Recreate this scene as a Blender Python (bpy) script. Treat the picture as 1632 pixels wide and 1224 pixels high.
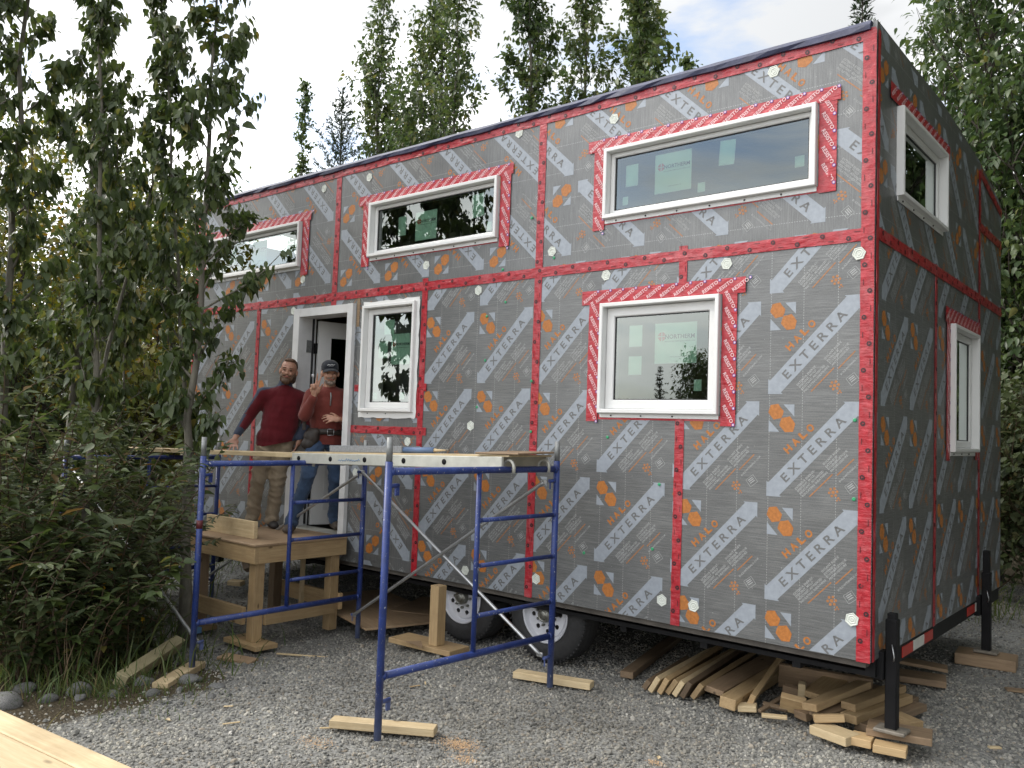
import bpy, bmesh, math, random
import numpy as np
from mathutils import Vector, Matrix, Euler

# ------------------------------------------------------------------ scene, camera, sky, sun
scene = bpy.context.scene
for o in list(bpy.data.objects):
    bpy.data.objects.remove(o, do_unlink=True)
COL = scene.collection

cam_d = bpy.data.cameras.new("camera")
cam_d.sensor_width = 36.0
cam_d.lens = 29.83
cam_d.clip_start = 0.05
cam_d.clip_end = 2000
cam = bpy.data.objects.new("camera", cam_d)
COL.objects.link(cam)
cam.location = (1.506, -4.988, 1.717)
cam.rotation_euler = (1.62662, -0.03473, 0.694737)
scene.camera = cam
scene.render.resolution_x, scene.render.resolution_y = 1024, 768
scene.view_settings.view_transform = 'Standard'
scene.view_settings.look = 'None'
scene.view_settings.gamma = 1.0
scene.view_settings.use_curve_mapping = False
scene.view_settings.exposure = 0.52
scene.cycles.use_denoising = True
scene.cycles.max_bounces = 8
scene.cycles.transparent_max_bounces = 8

SUN_EL, SUN_AZ = math.radians(42), math.radians(210)      # azimuth counted from +x towards +y
sun_dir = Vector((math.cos(SUN_EL) * math.cos(SUN_AZ), math.cos(SUN_EL) * math.sin(SUN_AZ), math.sin(SUN_EL)))
sun_d = bpy.data.lights.new("sun", 'SUN')
sun_d.energy = 2.0
sun_d.angle = math.radians(20)
sun_d.color = (1.0, 0.94, 0.85)
sun = bpy.data.objects.new("sun", sun_d)
COL.objects.link(sun)
sun.rotation_euler = sun_dir.to_track_quat('Z', 'Y').to_euler()
sun.location = (-6, 12, 14)

world = bpy.data.worlds.new("World")
scene.world = world
world.use_nodes = True
wt = world.node_tree
wt.nodes.clear()
def wn(t, **kw):
    n = wt.nodes.new(t)
    for k, v in kw.items():
        setattr(n, k, v)
    return n
w_out = wn('ShaderNodeOutputWorld')
w_bg = wn('ShaderNodeBackground')
w_bg.inputs['Strength'].default_value = 0.1
wt.links.new(w_bg.outputs[0], w_out.inputs[0])
w_sky = wn('ShaderNodeTexSky')
w_sky.sky_type = 'NISHITA'
w_sky.sun_disc = False
w_sky.sun_elevation = SUN_EL
w_sky.sun_rotation = math.pi / 2 - SUN_AZ
w_tc = wn('ShaderNodeTexCoord')
w_map = wn('ShaderNodeMapping')
w_map.inputs['Scale'].default_value = (1.0, 1.0, 2.6)
w_map.inputs['Location'].default_value = (0.7, 3.9, 0.1)
wt.links.new(w_tc.outputs['Generated'], w_map.inputs['Vector'])
w_n1 = wn('ShaderNodeTexNoise')
w_n1.inputs['Scale'].default_value = 2.3
w_n1.inputs['Detail'].default_value = 7
w_n1.inputs['Roughness'].default_value = 0.55
w_n1.inputs['Distortion'].default_value = 0.5
wt.links.new(w_map.outputs[0], w_n1.inputs['Vector'])
w_n2 = wn('ShaderNodeTexNoise')
w_n2.inputs['Scale'].default_value = 1.5
w_n2.inputs['Detail'].default_value = 5
wt.links.new(w_map.outputs[0], w_n2.inputs['Vector'])
w_cov = wn('ShaderNodeMapRange')                 # cloud cover: mostly closed with thin openings
w_cov.inputs['From Min'].default_value = 0.33
w_cov.inputs['From Max'].default_value = 0.47
wt.links.new(w_n1.outputs['Fac'], w_cov.inputs['Value'])
w_ramp = wn('ShaderNodeValToRGB')                # cloud brightness: grey bellies to bright edges
w_ramp.color_ramp.elements[0].position = 0.38
w_ramp.color_ramp.elements[0].color = (4.8, 4.9, 5.0, 1)
w_ramp.color_ramp.elements[1].position = 0.62
w_ramp.color_ramp.elements[1].color = (14.0, 13.9, 13.7, 1)
wt.links.new(w_n2.outputs['Fac'], w_ramp.inputs['Fac'])
w_dot = wn('ShaderNodeVectorMath', operation='DOT_PRODUCT')
wt.links.new(w_tc.outputs['Generated'], w_dot.inputs[0])
w_dot.inputs[1].default_value = sun_dir
w_glow = wn('ShaderNodeMapRange')                # the cloud layer is brighter on the side the sun is on
w_glow.inputs['From Min'].default_value = -0.6
w_glow.inputs['From Max'].default_value = 1.0
w_glow.inputs['To Min'].default_value = 0.55
w_glow.inputs['To Max'].default_value = 2.0
wt.links.new(w_dot.outputs['Value'], w_glow.inputs['Value'])
w_mul = wn('ShaderNodeVectorMath', operation='SCALE')
wt.links.new(w_ramp.outputs['Color'], w_mul.inputs[0])
wt.links.new(w_glow.outputs['Result'], w_mul.inputs['Scale'])
w_mix = wn('ShaderNodeMix', data_type='RGBA')
wt.links.new(w_cov.outputs['Result'], w_mix.inputs[0])
w_boost = wn('ShaderNodeVectorMath', operation='SCALE')
w_boost.inputs['Scale'].default_value = 2.0
wt.links.new(w_sky.outputs[0], w_boost.inputs[0])
wt.links.new(w_boost.outputs[0], w_mix.inputs[6])
wt.links.new(w_mul.outputs[0], w_mix.inputs[7])
wt.links.new(w_mix.outputs[2], w_bg.inputs['Color'])

# ------------------------------------------------------------------ helpers
def tag(o, label=None, cat=None, group=None, kind=None):
    if label: o['label'] = label
    if cat: o['category'] = cat
    if group: o['group'] = group
    if kind: o['kind'] = kind
    return o

def empty(name, loc=(0, 0, 0), rotz=0.0):
    o = bpy.data.objects.new(name, None)
    o.empty_display_size = 0.2
    COL.objects.link(o)
    o.location = loc
    o.rotation_euler = (0, 0, rotz)
    return o

def wmat(o):
    m = Matrix.LocRotScale(o.location, o.rotation_euler, o.scale)
    if o.parent:
        return wmat(o.parent) @ o.matrix_parent_inverse @ m
    return m

def link(name, me, mats, parent=None, keep=True, loc=None, rot=None):
    o = bpy.data.objects.new(name, me)
    COL.objects.link(o)
    if mats is not None:
        for m in (mats if isinstance(mats, (list, tuple)) else [mats]):
            me.materials.append(m)
    if loc is not None: o.location = loc
    if rot is not None: o.rotation_euler = rot
    if parent is not None:
        o.parent = parent
        if keep: o.matrix_parent_inverse = wmat(parent).inverted()
    return o

def mesh_np(name, verts, faces, mi=None, smooth=False, tint=None):
    """faces: one (N,k) array or list of lists."""
    me = bpy.data.meshes.new(name)
    verts = np.asarray(verts, dtype=np.float32).reshape(-1, 3)
    if isinstance(faces, np.ndarray) and faces.ndim == 2:
        n, k = faces.shape
        me.vertices.add(len(verts)); me.vertices.foreach_set('co', verts.ravel())
        me.loops.add(n * k); me.loops.foreach_set('vertex_index', faces.astype(np.int32).ravel())
        me.polygons.add(n)
        me.polygons.foreach_set('loop_start', np.arange(0, n * k, k, dtype=np.int32))
        if mi is not None: me.polygons.foreach_set('material_index', np.asarray(mi, dtype=np.int32))
        me.update(calc_edges=True)
    else:
        me.from_pydata([tuple(map(float, v)) for v in verts], [], [tuple(int(i) for i in f) for f in faces])
        if mi is not None: me.polygons.foreach_set('material_index', np.asarray(mi, dtype=np.int32))
        me.update()
    if smooth: me.polygons.foreach_set('use_smooth', np.ones(len(me.polygons), dtype=bool))
    if tint is not None:
        a = me.attributes.new('tint', 'FLOAT', 'POINT')
        a.data.foreach_set('value', np.asarray(tint, dtype=np.float32))
    return me

class MB:
    """collects simple shapes into one mesh"""
    def __init__(s): s.v, s.f, s.m, s.sm = [], [], [], []
    def add(s, vs, fs, mi=0, smooth=False):
        b = len(s.v)
        s.v += [tuple(v) for v in vs]
        for f in fs:
            s.f.append([i + b for i in f]); s.m.append(mi); s.sm.append(smooth)
        return s
    def box(s, c, d, R=None, mi=0):
        x, y, z = d[0] / 2, d[1] / 2, d[2] / 2
        vs = [Vector(p) for p in ((-x,-y,-z),(x,-y,-z),(x,y,-z),(-x,y,-z),(-x,-y,z),(x,-y,z),(x,y,z),(-x,y,z))]
        if R is not None: vs = [R @ v for v in vs]
        c = Vector(c)
        return s.add([v + c for v in vs], [(3,2,1,0),(4,5,6,7),(0,1,5,4),(1,2,6,5),(2,3,7,6),(3,0,4,7)], mi)
    def span(s, a, b, mi=0):
        return s.box([(a[i] + b[i]) / 2 for i in range(3)], [abs(b[i] - a[i]) for i in range(3)], mi=mi)
    def bbox(s, c, d, R=None, bev=0.003, mi=0):
        bm = bmesh.new()
        bmesh.ops.create_cube(bm, size=1)
        for v in bm.verts: v.co = Vector((v.co.x * d[0], v.co.y * d[1], v.co.z * d[2]))
        bmesh.ops.bevel(bm, geom=bm.edges[:], offset=bev, segments=1, affect='EDGES', profile=0.5)
        bm.verts.index_update()
        vs = [(R @ v.co if R is not None else v.co) + Vector(c) for v in bm.verts]
        fs = [[v.index for v in f.verts] for f in bm.faces]
        bm.free()
        return s.add(vs, fs, mi)
    def path(s, pts, radii, n=8, mi=0, smooth=True, caps=True):
        pts = [Vector(p) for p in pts]
        if not isinstance(radii, (list, tuple, np.ndarray)): radii = [radii] * len(pts)
        ref = None; vs = []; fs = []
        for i, p in enumerate(pts):
            d = (pts[min(i + 1, len(pts) - 1)] - pts[max(i - 1, 0)]).normalized()
            if ref is None:
                ref = Vector((0, 0, 1)) if abs(d.z) < 0.9 else Vector((1, 0, 0))
            u = d.cross(ref).normalized(); w = u.cross(d).normalized(); ref = w
            for k in range(n):
                a = 2 * math.pi * k / n
                vs.append(p + (u * math.cos(a) + w * math.sin(a)) * radii[i])
        for i in range(len(pts) - 1):
            for k in range(n):
                k2 = (k + 1) % n
                fs.append((i*n+k, i*n+k2, (i+1)*n+k2, (i+1)*n+k))
        s.add(vs, fs, mi, smooth)
        if caps:
            b = len(s.v) - len(vs)
            s.f.append([b + k for k in reversed(range(n))]); s.m.append(mi); s.sm.append(False)
            e = b + (len(pts) - 1) * n
            s.f.append([e + k for k in range(n)]); s.m.append(mi); s.sm.append(False)
        return s
    def tube(s, a, b, r, r2=None, n=12, mi=0):
        return s.path([a, b], [r, r if r2 is None else r2], n, mi)
    def lathe(s, prof, n=24, M=None, mi=0, smooth=True):
        vs, fs = [], []
        for (r, h) in prof:
            for k in range(n):
                a = 2 * math.pi * k / n
                v = Vector((r * math.cos(a), r * math.sin(a), h))
                vs.append(M @ v if M is not None else v)
        for i in range(len(prof) - 1):
            for k in range(n):
                k2 = (k + 1) % n
                fs.append((i*n+k, i*n+k2, (i+1)*n+k2, (i+1)*n+k))
        return s.add(vs, fs, mi, smooth)
    def poly(s, pts3, mi=0):
        return s.add(pts3, [list(range(len(pts3)))], mi)
    def build(s, name, mats, parent=None, loc=None, rot=None):
        me = bpy.data.meshes.new(name)
        me.from_pydata([tuple(v) for v in s.v], [], s.f)
        me.polygons.foreach_set('material_index', s.m)
        me.polygons.foreach_set('use_smooth', s.sm)
        me.update()
        return link(name, me, mats, parent, loc=loc, rot=rot)

def ground_z(x, y):
    t = np.clip((-2.9 - np.asarray(x, dtype=float)) / 1.6, 0, 1)
    t = t * t * (3 - 2 * t)
    s = np.clip((1.5 - np.asarray(y, dtype=float)) / 1.5, 0, 1)
    s = s * s * (3 - 2 * s)
    return -0.10 * t * s

# ------------------------------------------------------------------ materials
def material(name):
    m = bpy.data.materials.new(name)
    m.use_nodes = True
    nt = m.node_tree
    return m, nt, nt.nodes['Principled BSDF']

def N(nt, t, **kw):
    n = nt.nodes.new(t)
    ins = kw.pop('ins', {})
    for k, v in kw.items(): setattr(n, k, v)
    for k, v in ins.items(): n.inputs[k].default_value = v
    return n

def noise(nt, scale, detail=4, rough=0.55, vec=None, stretch=None):
    n = N(nt, 'ShaderNodeTexNoise', ins={'Scale': scale, 'Detail': detail, 'Roughness': rough})
    if vec is None:
        vec = N(nt, 'ShaderNodeTexCoord').outputs['Object']
    if stretch is not None:
        mp = N(nt, 'ShaderNodeMapping', ins={'Scale': stretch})
        nt.links.new(vec, mp.inputs['Vector']); vec = mp.outputs[0]
    nt.links.new(vec, n.inputs['Vector'])
    return n

def ramp(nt, fac, stops):
    r = N(nt, 'ShaderNodeValToRGB')
    e = r.color_ramp.elements
    while len(e) > 1: e.remove(e[-1])
    e[0].position = stops[0][0]; e[0].color = (*stops[0][1], 1)
    for p, c in stops[1:]:
        x = e.new(p); x.color = (*c, 1)
    nt.links.new(fac, r.inputs['Fac'])
    return r.outputs['Color']

def mixc(nt, fac, a, b, blend='MIX'):
    n = N(nt, 'ShaderNodeMix', data_type='RGBA', blend_type=blend)
    for val, i in ((fac, 0), (a, 6), (b, 7)):
        if hasattr(val, 'links') or isinstance(val, bpy.types.NodeSocket): nt.links.new(val, n.inputs[i])
        elif isinstance(val, (int, float)): n.inputs[i].default_value = val
        else: n.inputs[i].default_value = (*val, 1)
    return n.outputs[2]

def bump(nt, b, height, strength=0.3, dist=0.01):
    n = N(nt, 'ShaderNodeBump', ins={'Strength': strength, 'Distance': dist})
    nt.links.new(height, n.inputs['Height'])
    nt.links.new(n.outputs[0], b.inputs['Normal'])

def simple(name, col, rough=0.6, metal=0.0, var=0.12, scale=8, bmp=0.0, bscale=60, spec=0.5):
    m, nt, b = material(name)
    n = noise(nt, scale)
    lo = tuple(c * (1 - var) for c in col); hi = tuple(min(1, c * (1 + var)) for c in col)
    nt.links.new(ramp(nt, n.outputs['Fac'], [(0.3, lo), (0.7, hi)]), b.inputs['Base Color'])
    b.inputs['Roughness'].default_value = rough
    b.inputs['Metallic'].default_value = metal
    b.inputs['Specular IOR Level'].default_value = spec
    if bmp:
        bump(nt, b, noise(nt, bscale).outputs['Fac'], bmp)
    return m

def wood_mat(name, light, dark, knots=True, rough=0.65, hue_var=0.12):
    """grain runs along the object's own X axis"""
    m, nt, b = material(name)
    tc = N(nt, 'ShaderNodeTexCoord')
    inf = N(nt, 'ShaderNodeObjectInfo')
    off = N(nt, 'ShaderNodeVectorMath', operation='ADD')
    comb = N(nt, 'ShaderNodeCombineXYZ')
    mul = N(nt, 'ShaderNodeMath', operation='MULTIPLY', ins={1: 37.0})
    nt.links.new(inf.outputs['Random'], mul.inputs[0])
    nt.links.new(mul.outputs[0], comb.inputs[0]); nt.links.new(mul.outputs[0], comb.inputs[2])
    nt.links.new(tc.outputs['Object'], off.inputs[0]); nt.links.new(comb.outputs[0], off.inputs[1])
    g = noise(nt, 5.0, 6, 0.6, off.outputs[0], (0.9, 14, 14))
    g2 = noise(nt, 30.0, 3, 0.6, off.outputs[0], (0.6, 8, 8))
    c = ramp(nt, g.outputs['Fac'], [(0.28, dark), (0.5, tuple((a + d) / 2 for a, d in zip(light, dark))), (0.68, light)])
    c = mixc(nt, 0.35, c, ramp(nt, g2.outputs['Fac'], [(0.35, tuple(x * 0.75 for x in light)), (0.65, light)]), 'MIX')
    if knots:
        v = N(nt, 'ShaderNodeTexVoronoi', ins={'Scale': 3.2})
        mp = N(nt, 'ShaderNodeMapping', ins={'Scale': (1.0, 2.4, 2.4)})
        nt.links.new(off.outputs[0], mp.inputs['Vector']); nt.links.new(mp.outputs[0], v.inputs['Vector'])
        k = ramp(nt, v.outputs['Distance'], [(0.05, (1, 1, 1)), (0.10, (0, 0, 0))])
        c = mixc(nt, k, c, tuple(x * 0.35 for x in dark))
    d = noise(nt, 2.2, 5, 0.6, off.outputs[0])
    c = mixc(nt, ramp(nt, d.outputs['Fac'], [(0.48, (0, 0, 0)), (0.72, (0.6, 0.6, 0.6))]), c, tuple(x * 0.50 for x in dark))
    hs = N(nt, 'ShaderNodeHueSaturation')
    vr = N(nt, 'ShaderNodeMapRange', ins={'To Min': 1 - hue_var * 1.6, 'To Max': 1 + hue_var})
    nt.links.new(inf.outputs['Random'], vr.inputs['Value'])
    nt.links.new(vr.outputs['Result'], hs.inputs['Value'])
    nt.links.new(c, hs.inputs['Color'])
    nt.links.new(hs.outputs[0], b.inputs['Base Color'])
    b.inputs['Roughness'].default_value = rough
    bump(nt, b, g.outputs['Fac'], 0.25, 0.004)
    return m

def board_mat(name, vertical):
    """insulation board facer: graphite film with a fine woven scrim and dashed white cutting lines"""
    m, nt, b = material(name)
    tc = N(nt, 'ShaderNodeTexCoord')
    sep = N(nt, 'ShaderNodeSeparateXYZ'); nt.links.new(tc.outputs['Object'], sep.inputs[0])
    along = N(nt, 'ShaderNodeMath', operation='ADD')       # horizontal run on either wall face
    nt.links.new(sep.outputs[0], along.inputs[0]); nt.links.new(sep.outputs[1], along.inputs[1])
    H, V = along.outputs[0], sep.outputs[2]
    across, run = (H, V) if vertical else (V, H)
    cb = N(nt, 'ShaderNodeCombineXYZ')
    nt.links.new(run, cb.inputs[0]); nt.links.new(across, cb.inputs[1])
    n1 = noise(nt, 1.0, 3, 0.7, cb.outputs[0], (5, 150, 1))
    n2 = noise(nt, 3.0, 5, 0.6, cb.outputs[0])
    n3 = noise(nt, 1.0, 2, 0.7, cb.outputs[0], (260, 90, 1))
    c = ramp(nt, n1.outputs['Fac'], [(0.34, (0.084, 0.088, 0.091)), (0.52, (0.134, 0.140, 0.142)), (0.68, (0.205, 0.212, 0.213))])
    c = mixc(nt, 0.35, c, ramp(nt, n3.outputs['Fac'], [(0.4, (0.105, 0.107, 0.108)), (0.6, (0.19, 0.192, 0.188))]))
    c = mixc(nt, 0.5, c, ramp(nt, n2.outputs['Fac'], [(0.3, (0.72, 0.72, 0.73)), (0.7, (1.15, 1.14, 1.12))]), 'MULTIPLY')
    # dashed cutting lines every 0.2 m
    def line(sock, period, width):
        md = N(nt, 'ShaderNodeMath', operation='PINGPONG', ins={1: period / 2})
        nt.links.new(sock, md.inputs[0])
        lt = N(nt, 'ShaderNodeMath', operation='LESS_THAN', ins={1: width / 2})
        nt.links.new(md.outputs[0], lt.inputs[0]); return lt.outputs[0]
    ln = line(run, 0.2032, 0.0042)
    ds = N(nt, 'ShaderNodeMath', operation='PINGPONG', ins={1: 0.008}); nt.links.new(across, ds.inputs[0])
    dg = N(nt, 'ShaderNodeMath', operation='GREATER_THAN', ins={1: 0.0038}); nt.links.new(ds.outputs[0], dg.inputs[0])
    ml = N(nt, 'ShaderNodeMath', operation='MULTIPLY'); nt.links.new(ln, ml.inputs[0]); nt.links.new(dg.outputs[0], ml.inputs[1])
    ml2 = N(nt, 'ShaderNodeMath', operation='MULTIPLY', ins={1: 0.55}); nt.links.new(ml.outputs[0], ml2.inputs[0])
    c = mixc(nt, ml2.outputs[0], c, (0.42, 0.43, 0.43))
    # pale scuffs
    sc = noise(nt, 55, 2, 0.5, cb.outputs[0])
    c = mixc(nt, ramp(nt, sc.outputs['Fac'], [(0.72, (0, 0, 0)), (0.76, (0.5, 0.5, 0.5))]), c, (0.4, 0.4, 0.4))
    nt.links.new(c, b.inputs['Base Color'])
    b.inputs['Roughness'].default_value = 0.36
    b.inputs['Metallic'].default_value = 0.25
    b.inputs['Specular IOR Level'].default_value = 0.7
    mx = N(nt, 'ShaderNodeMath', operation='ADD'); nt.links.new(n1.outputs['Fac'], mx.inputs[0]); nt.links.new(n2.outputs['Fac'], mx.inputs[1])
    bump(nt, b, mx.outputs[0], 0.22, 0.004)
    # boards are never dead flat: a slow swell carries the sheen about
    sw_ = noise(nt, 1.7, 3, 0.5); b2 = N(nt, 'ShaderNodeBump', ins={'Strength': 0.55, 'Distance': 0.03}); nt.links.new(sw_.outputs['Fac'], b2.inputs['Height'])
    first = [n for n in nt.nodes if n.type == 'BUMP' and n != b2][0]; nt.links.new(b2.outputs[0], first.inputs['Normal'])
    return m

def tape_mat(name, col, rough=0.35):
    m, nt, b = material(name)
    n = noise(nt, 26, 4, 0.6)
    n2 = noise(nt, 9, 3, 0.6, None, (1, 1, 5))
    c = ramp(nt, n.outputs['Fac'], [(0.3, tuple(x * 0.72 for x in col)), (0.6, col), (0.75, tuple(min(1, x * 1.25 + 0.02) for x in col))])
    n4 = noise(nt, 7, 4, 0.65)      # places where the tape stands off the board look paler
    c = mixc(nt, ramp(nt, n4.outputs['Fac'], [(0.52, (0, 0, 0)), (0.70, (0.34, 0.34, 0.34))]), c, (0.50, 0.16, 0.17))
    nt.links.new(c, b.inputs['Base Color'])
    b.inputs['Roughness'].default_value = rough
    b.inputs['Specular IOR Level'].default_value = 0.6
    ad = N(nt, 'ShaderNodeMath', operation='ADD'); nt.links.new(n.outputs['Fac'], ad.inputs[0]); nt.links.new(n2.outputs['Fac'], ad.inputs[1])
    bump(nt, b, ad.outputs[0], 0.6, 0.007)
    return m

def leaf_mat(name, cols, gloss=0.42, trans=0.35):
    """cols: ramp over the per-leaf 'tint' attribute (real leaf colours)"""
    m, nt, b = material(name)
    at = N(nt, 'ShaderNodeAttribute', attribute_name='tint')
    k = len(cols)
    c = ramp(nt, at.outputs['Fac'], [(i / (k - 1), cc) for i, cc in enumerate(cols)])
    nt.links.new(c, b.inputs['Base Color'])
    b.inputs['Roughness'].default_value = gloss
    b.inputs['Specular IOR Level'].default_value = 0.5
    tr = N(nt, 'ShaderNodeBsdfTranslucent')
    hs = N(nt, 'ShaderNodeHueSaturation', ins={'Hue': 0.485, 'Saturation': 1.15, 'Value': 1.5})
    nt.links.new(c, hs.inputs['Color']); nt.links.new(hs.outputs[0], tr.inputs['Color'])
    mix = N(nt, 'ShaderNodeMixShader', ins={0: trans})
    nt.links.new(b.outputs[0], mix.inputs[1]); nt.links.new(tr.outputs[0], mix.inputs[2])
    nt.links.new(mix.outputs[0], nt.nodes['Material Output'].inputs['Surface'])
    return m

def bark_mat(name, a, c2, scale=14):
    m, nt, b = material(name)
    n = noise(nt, scale, 6, 0.65, None, (3, 3, 0.8))
    n2 = noise(nt, 5, 4)
    c = ramp(nt, n.outputs['Fac'], [(0.32, c2), (0.6, a)])
    c = mixc(nt, 0.4, c, ramp(nt, n2.outputs['Fac'], [(0.4, tuple(x * 0.6 for x in a)), (0.65, tuple(x * 1.2 for x in a))]), 'MIX')
    nt.links.new(c, b.inputs['Base Color'])
    b.inputs['Roughness'].default_value = 0.85
    bump(nt, b, n.outputs['Fac'], 0.5, 0.01)
    return m

M = {}
M['board_h'] = board_mat('board_facer_lower', False)
M['board_v'] = board_mat('board_facer_upper', True)
M['print_silver'] = simple('print_silver', (0.275, 0.305, 0.345), 0.42, 0.1, 0.10, 30)
M['print_grey'] = simple('print_grey', (0.125, 0.127, 0.128), 0.45, 0.0, 0.10, 30)
M['print_orange'] = simple('print_orange', (0.37, 0.135, 0.028), 0.5, 0.0, 0.22, 60)
M['print_faint'] = simple('print_faint_orange', (0.36, 0.15, 0.05), 0.5, 0.0, 0.2, 60)
M['print_white'] = simple('print_white', (0.34, 0.35, 0.35), 0.5, 0.0, 0.1, 60)
M['tape_red'] = tape_mat('seam_tape_red', (0.37, 0.013, 0.024), 0.33)
M['flash_red'] = tape_mat('flashing_tape_red', (0.40, 0.014, 0.026), 0.36)
M['tape_ink'] = simple('tape_black_ink', (0.035, 0.008, 0.012), 0.5)
M['tape_text'] = simple('tape_white_text', (0.72, 0.50, 0.52), 0.5, var=0.08)
M['tape_blue'] = simple('tape_blue_ring', (0.10, 0.08, 0.36), 0.5, var=0.1)
M['pvc'] = simple('white_window_vinyl', (0.68, 0.685, 0.68), 0.32, 0, 0.03, 5)
M['primed'] = simple('white_primed_wood', (0.62, 0.625, 0.63), 0.5, 0, 0.07, 9, 0.1)
M['black_rubber'] = simple('black_gasket', (0.02, 0.02, 0.022), 0.5)
M['sticker'] = simple('sticker_paper', (0.56, 0.68, 0.60), 0.7, 0, 0.05, 4)
M['sticker_ink'] = simple('sticker_dark_ink', (0.07, 0.09, 0.11), 0.7)
M['sticker_red'] = simple('sticker_red_ink', (0.55, 0.12, 0.08), 0.7)
M['washer'] = simple('white_plastic_washer', (0.58, 0.61, 0.56), 0.4, 0, 0.05)
M['green'] = simple('green_screw_head', (0.03, 0.30, 0.13), 0.4)
M['navy_membrane'] = simple('navy_roof_membrane', (0.035, 0.040, 0.085), 0.40, 0, 0.25, 12, 0.3, 25)
M['black_steel'] = simple('black_painted_steel', (0.007, 0.007, 0.008), 0.55, 0, 0.3, 10, 0.1, 40, 0.2)
M['rust_steel'] = simple('worn_plate_steel', (0.20, 0.18, 0.15), 0.6, 0.3, 0.3, 20, 0.2)
M['galv'] = simple('galvanised_steel', (0.42, 0.43, 0.44), 0.38, 0.8, 0.15, 18)
M['grey_pin'] = simple('grey_worn_pin', (0.22, 0.23, 0.23), 0.5, 0.4, 0.25, 30)
M['alu'] = simple('aluminium_rail', (0.50, 0.50, 0.45), 0.42, 0.35, 0.14, 9)
M['dark_floor'] = simple('plywood_floor_edge', (0.085, 0.075, 0.065), 0.8, 0, 0.3, 7)
M['interior'] = simple('bare_interior_sheathing', (0.20, 0.155, 0.11), 0.8, 0, 0.3, 3)
M['interior_grey'] = simple('grey_interior_panel', (0.26, 0.28, 0.30), 0.6, 0, 0.1, 3)
M['white_rim'] = simple('white_wheel_paint', (0.52, 0.53, 0.57), 0.3, 0, 0.06, 12)
M['tyre'] = simple('tyre_rubber', (0.022, 0.022, 0.023), 0.75, 0, 0.25, 25, 0.3, 80)
M['hub'] = simple('greasy_hub', (0.20, 0.20, 0.18), 0.35, 0.7, 0.3, 25)
M['refl_red'] = simple('red_reflective_strip', (0.42, 0.03, 0.02), 0.35)
M['refl_white'] = simple('white_reflective_strip', (0.62, 0.62, 0.58), 0.35)
M['lumber'] = wood_mat('pine_lumber', (0.49, 0.355, 0.19), (0.32, 0.20, 0.095), hue_var=.20)
M['lumber_pale'] = wood_mat('pale_pine', (0.62, 0.50, 0.31), (0.43, 0.31, 0.165))
M['lumber_old'] = wood_mat('weathered_lumber', (0.28, 0.195, 0.12), (0.165, 0.11, 0.063), hue_var=.25)
M['plywood'] = wood_mat('plywood_face', (0.44, 0.31, 0.19), (0.29, 0.19, 0.11), False)
M['treated'] = wood_mat('greenish_treated_lumber', (0.42, 0.37, 0.22), (0.27, 0.23, 0.13))
M['bark_poplar'] = bark_mat('poplar_bark', (0.155, 0.145, 0.115), (0.070, 0.063, 0.050))
M['bark_dark'] = bark_mat('dark_bark', (0.065, 0.053, 0.042), (0.028, 0.023, 0.019))
M['stem'] = bark_mat('shrub_stem', (0.10, 0.065, 0.040), (0.045, 0.030, 0.020))
M['leaf_near'] = leaf_mat('poplar_leaf', [(0.036, 0.056, 0.022), (0.052, 0.080, 0.027), (0.068, 0.098, 0.030), (0.100, 0.130, 0.044), (0.20, 0.18, 0.05)])
M['leaf_far'] = leaf_mat('tall_poplar_leaf', [(0.040, 0.070, 0.028), (0.060, 0.098, 0.034), (0.085, 0.125, 0.042), (0.125, 0.160, 0.060), (0.20, 0.20, 0.07)])
M['leaf_yellow'] = leaf_mat('yellowing_leaf', [(0.075, 0.095, 0.022), (0.115, 0.130, 0.028), (0.160, 0.160, 0.030), (0.22, 0.185, 0.035), (0.28, 0.17, 0.035)])
M['leaf_shrub'] = leaf_mat('shrub_leaf', [(0.036, 0.054, 0.025), (0.058, 0.082, 0.034), (0.085, 0.110, 0.046), (0.125, 0.148, 0.072), (0.165, 0.115, 0.045)], 0.5)
M['needle'] = leaf_mat('spruce_needle', [(0.024, 0.044, 0.022), (0.042, 0.068, 0.032), (0.065, 0.095, 0.042)], 0.6, 0.1)
M['grass'] = leaf_mat('grass_blade', [(0.045, 0.085, 0.022), (0.075, 0.12, 0.03), (0.12, 0.14, 0.045), (0.24, 0.20, 0.10)], 0.5)
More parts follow.
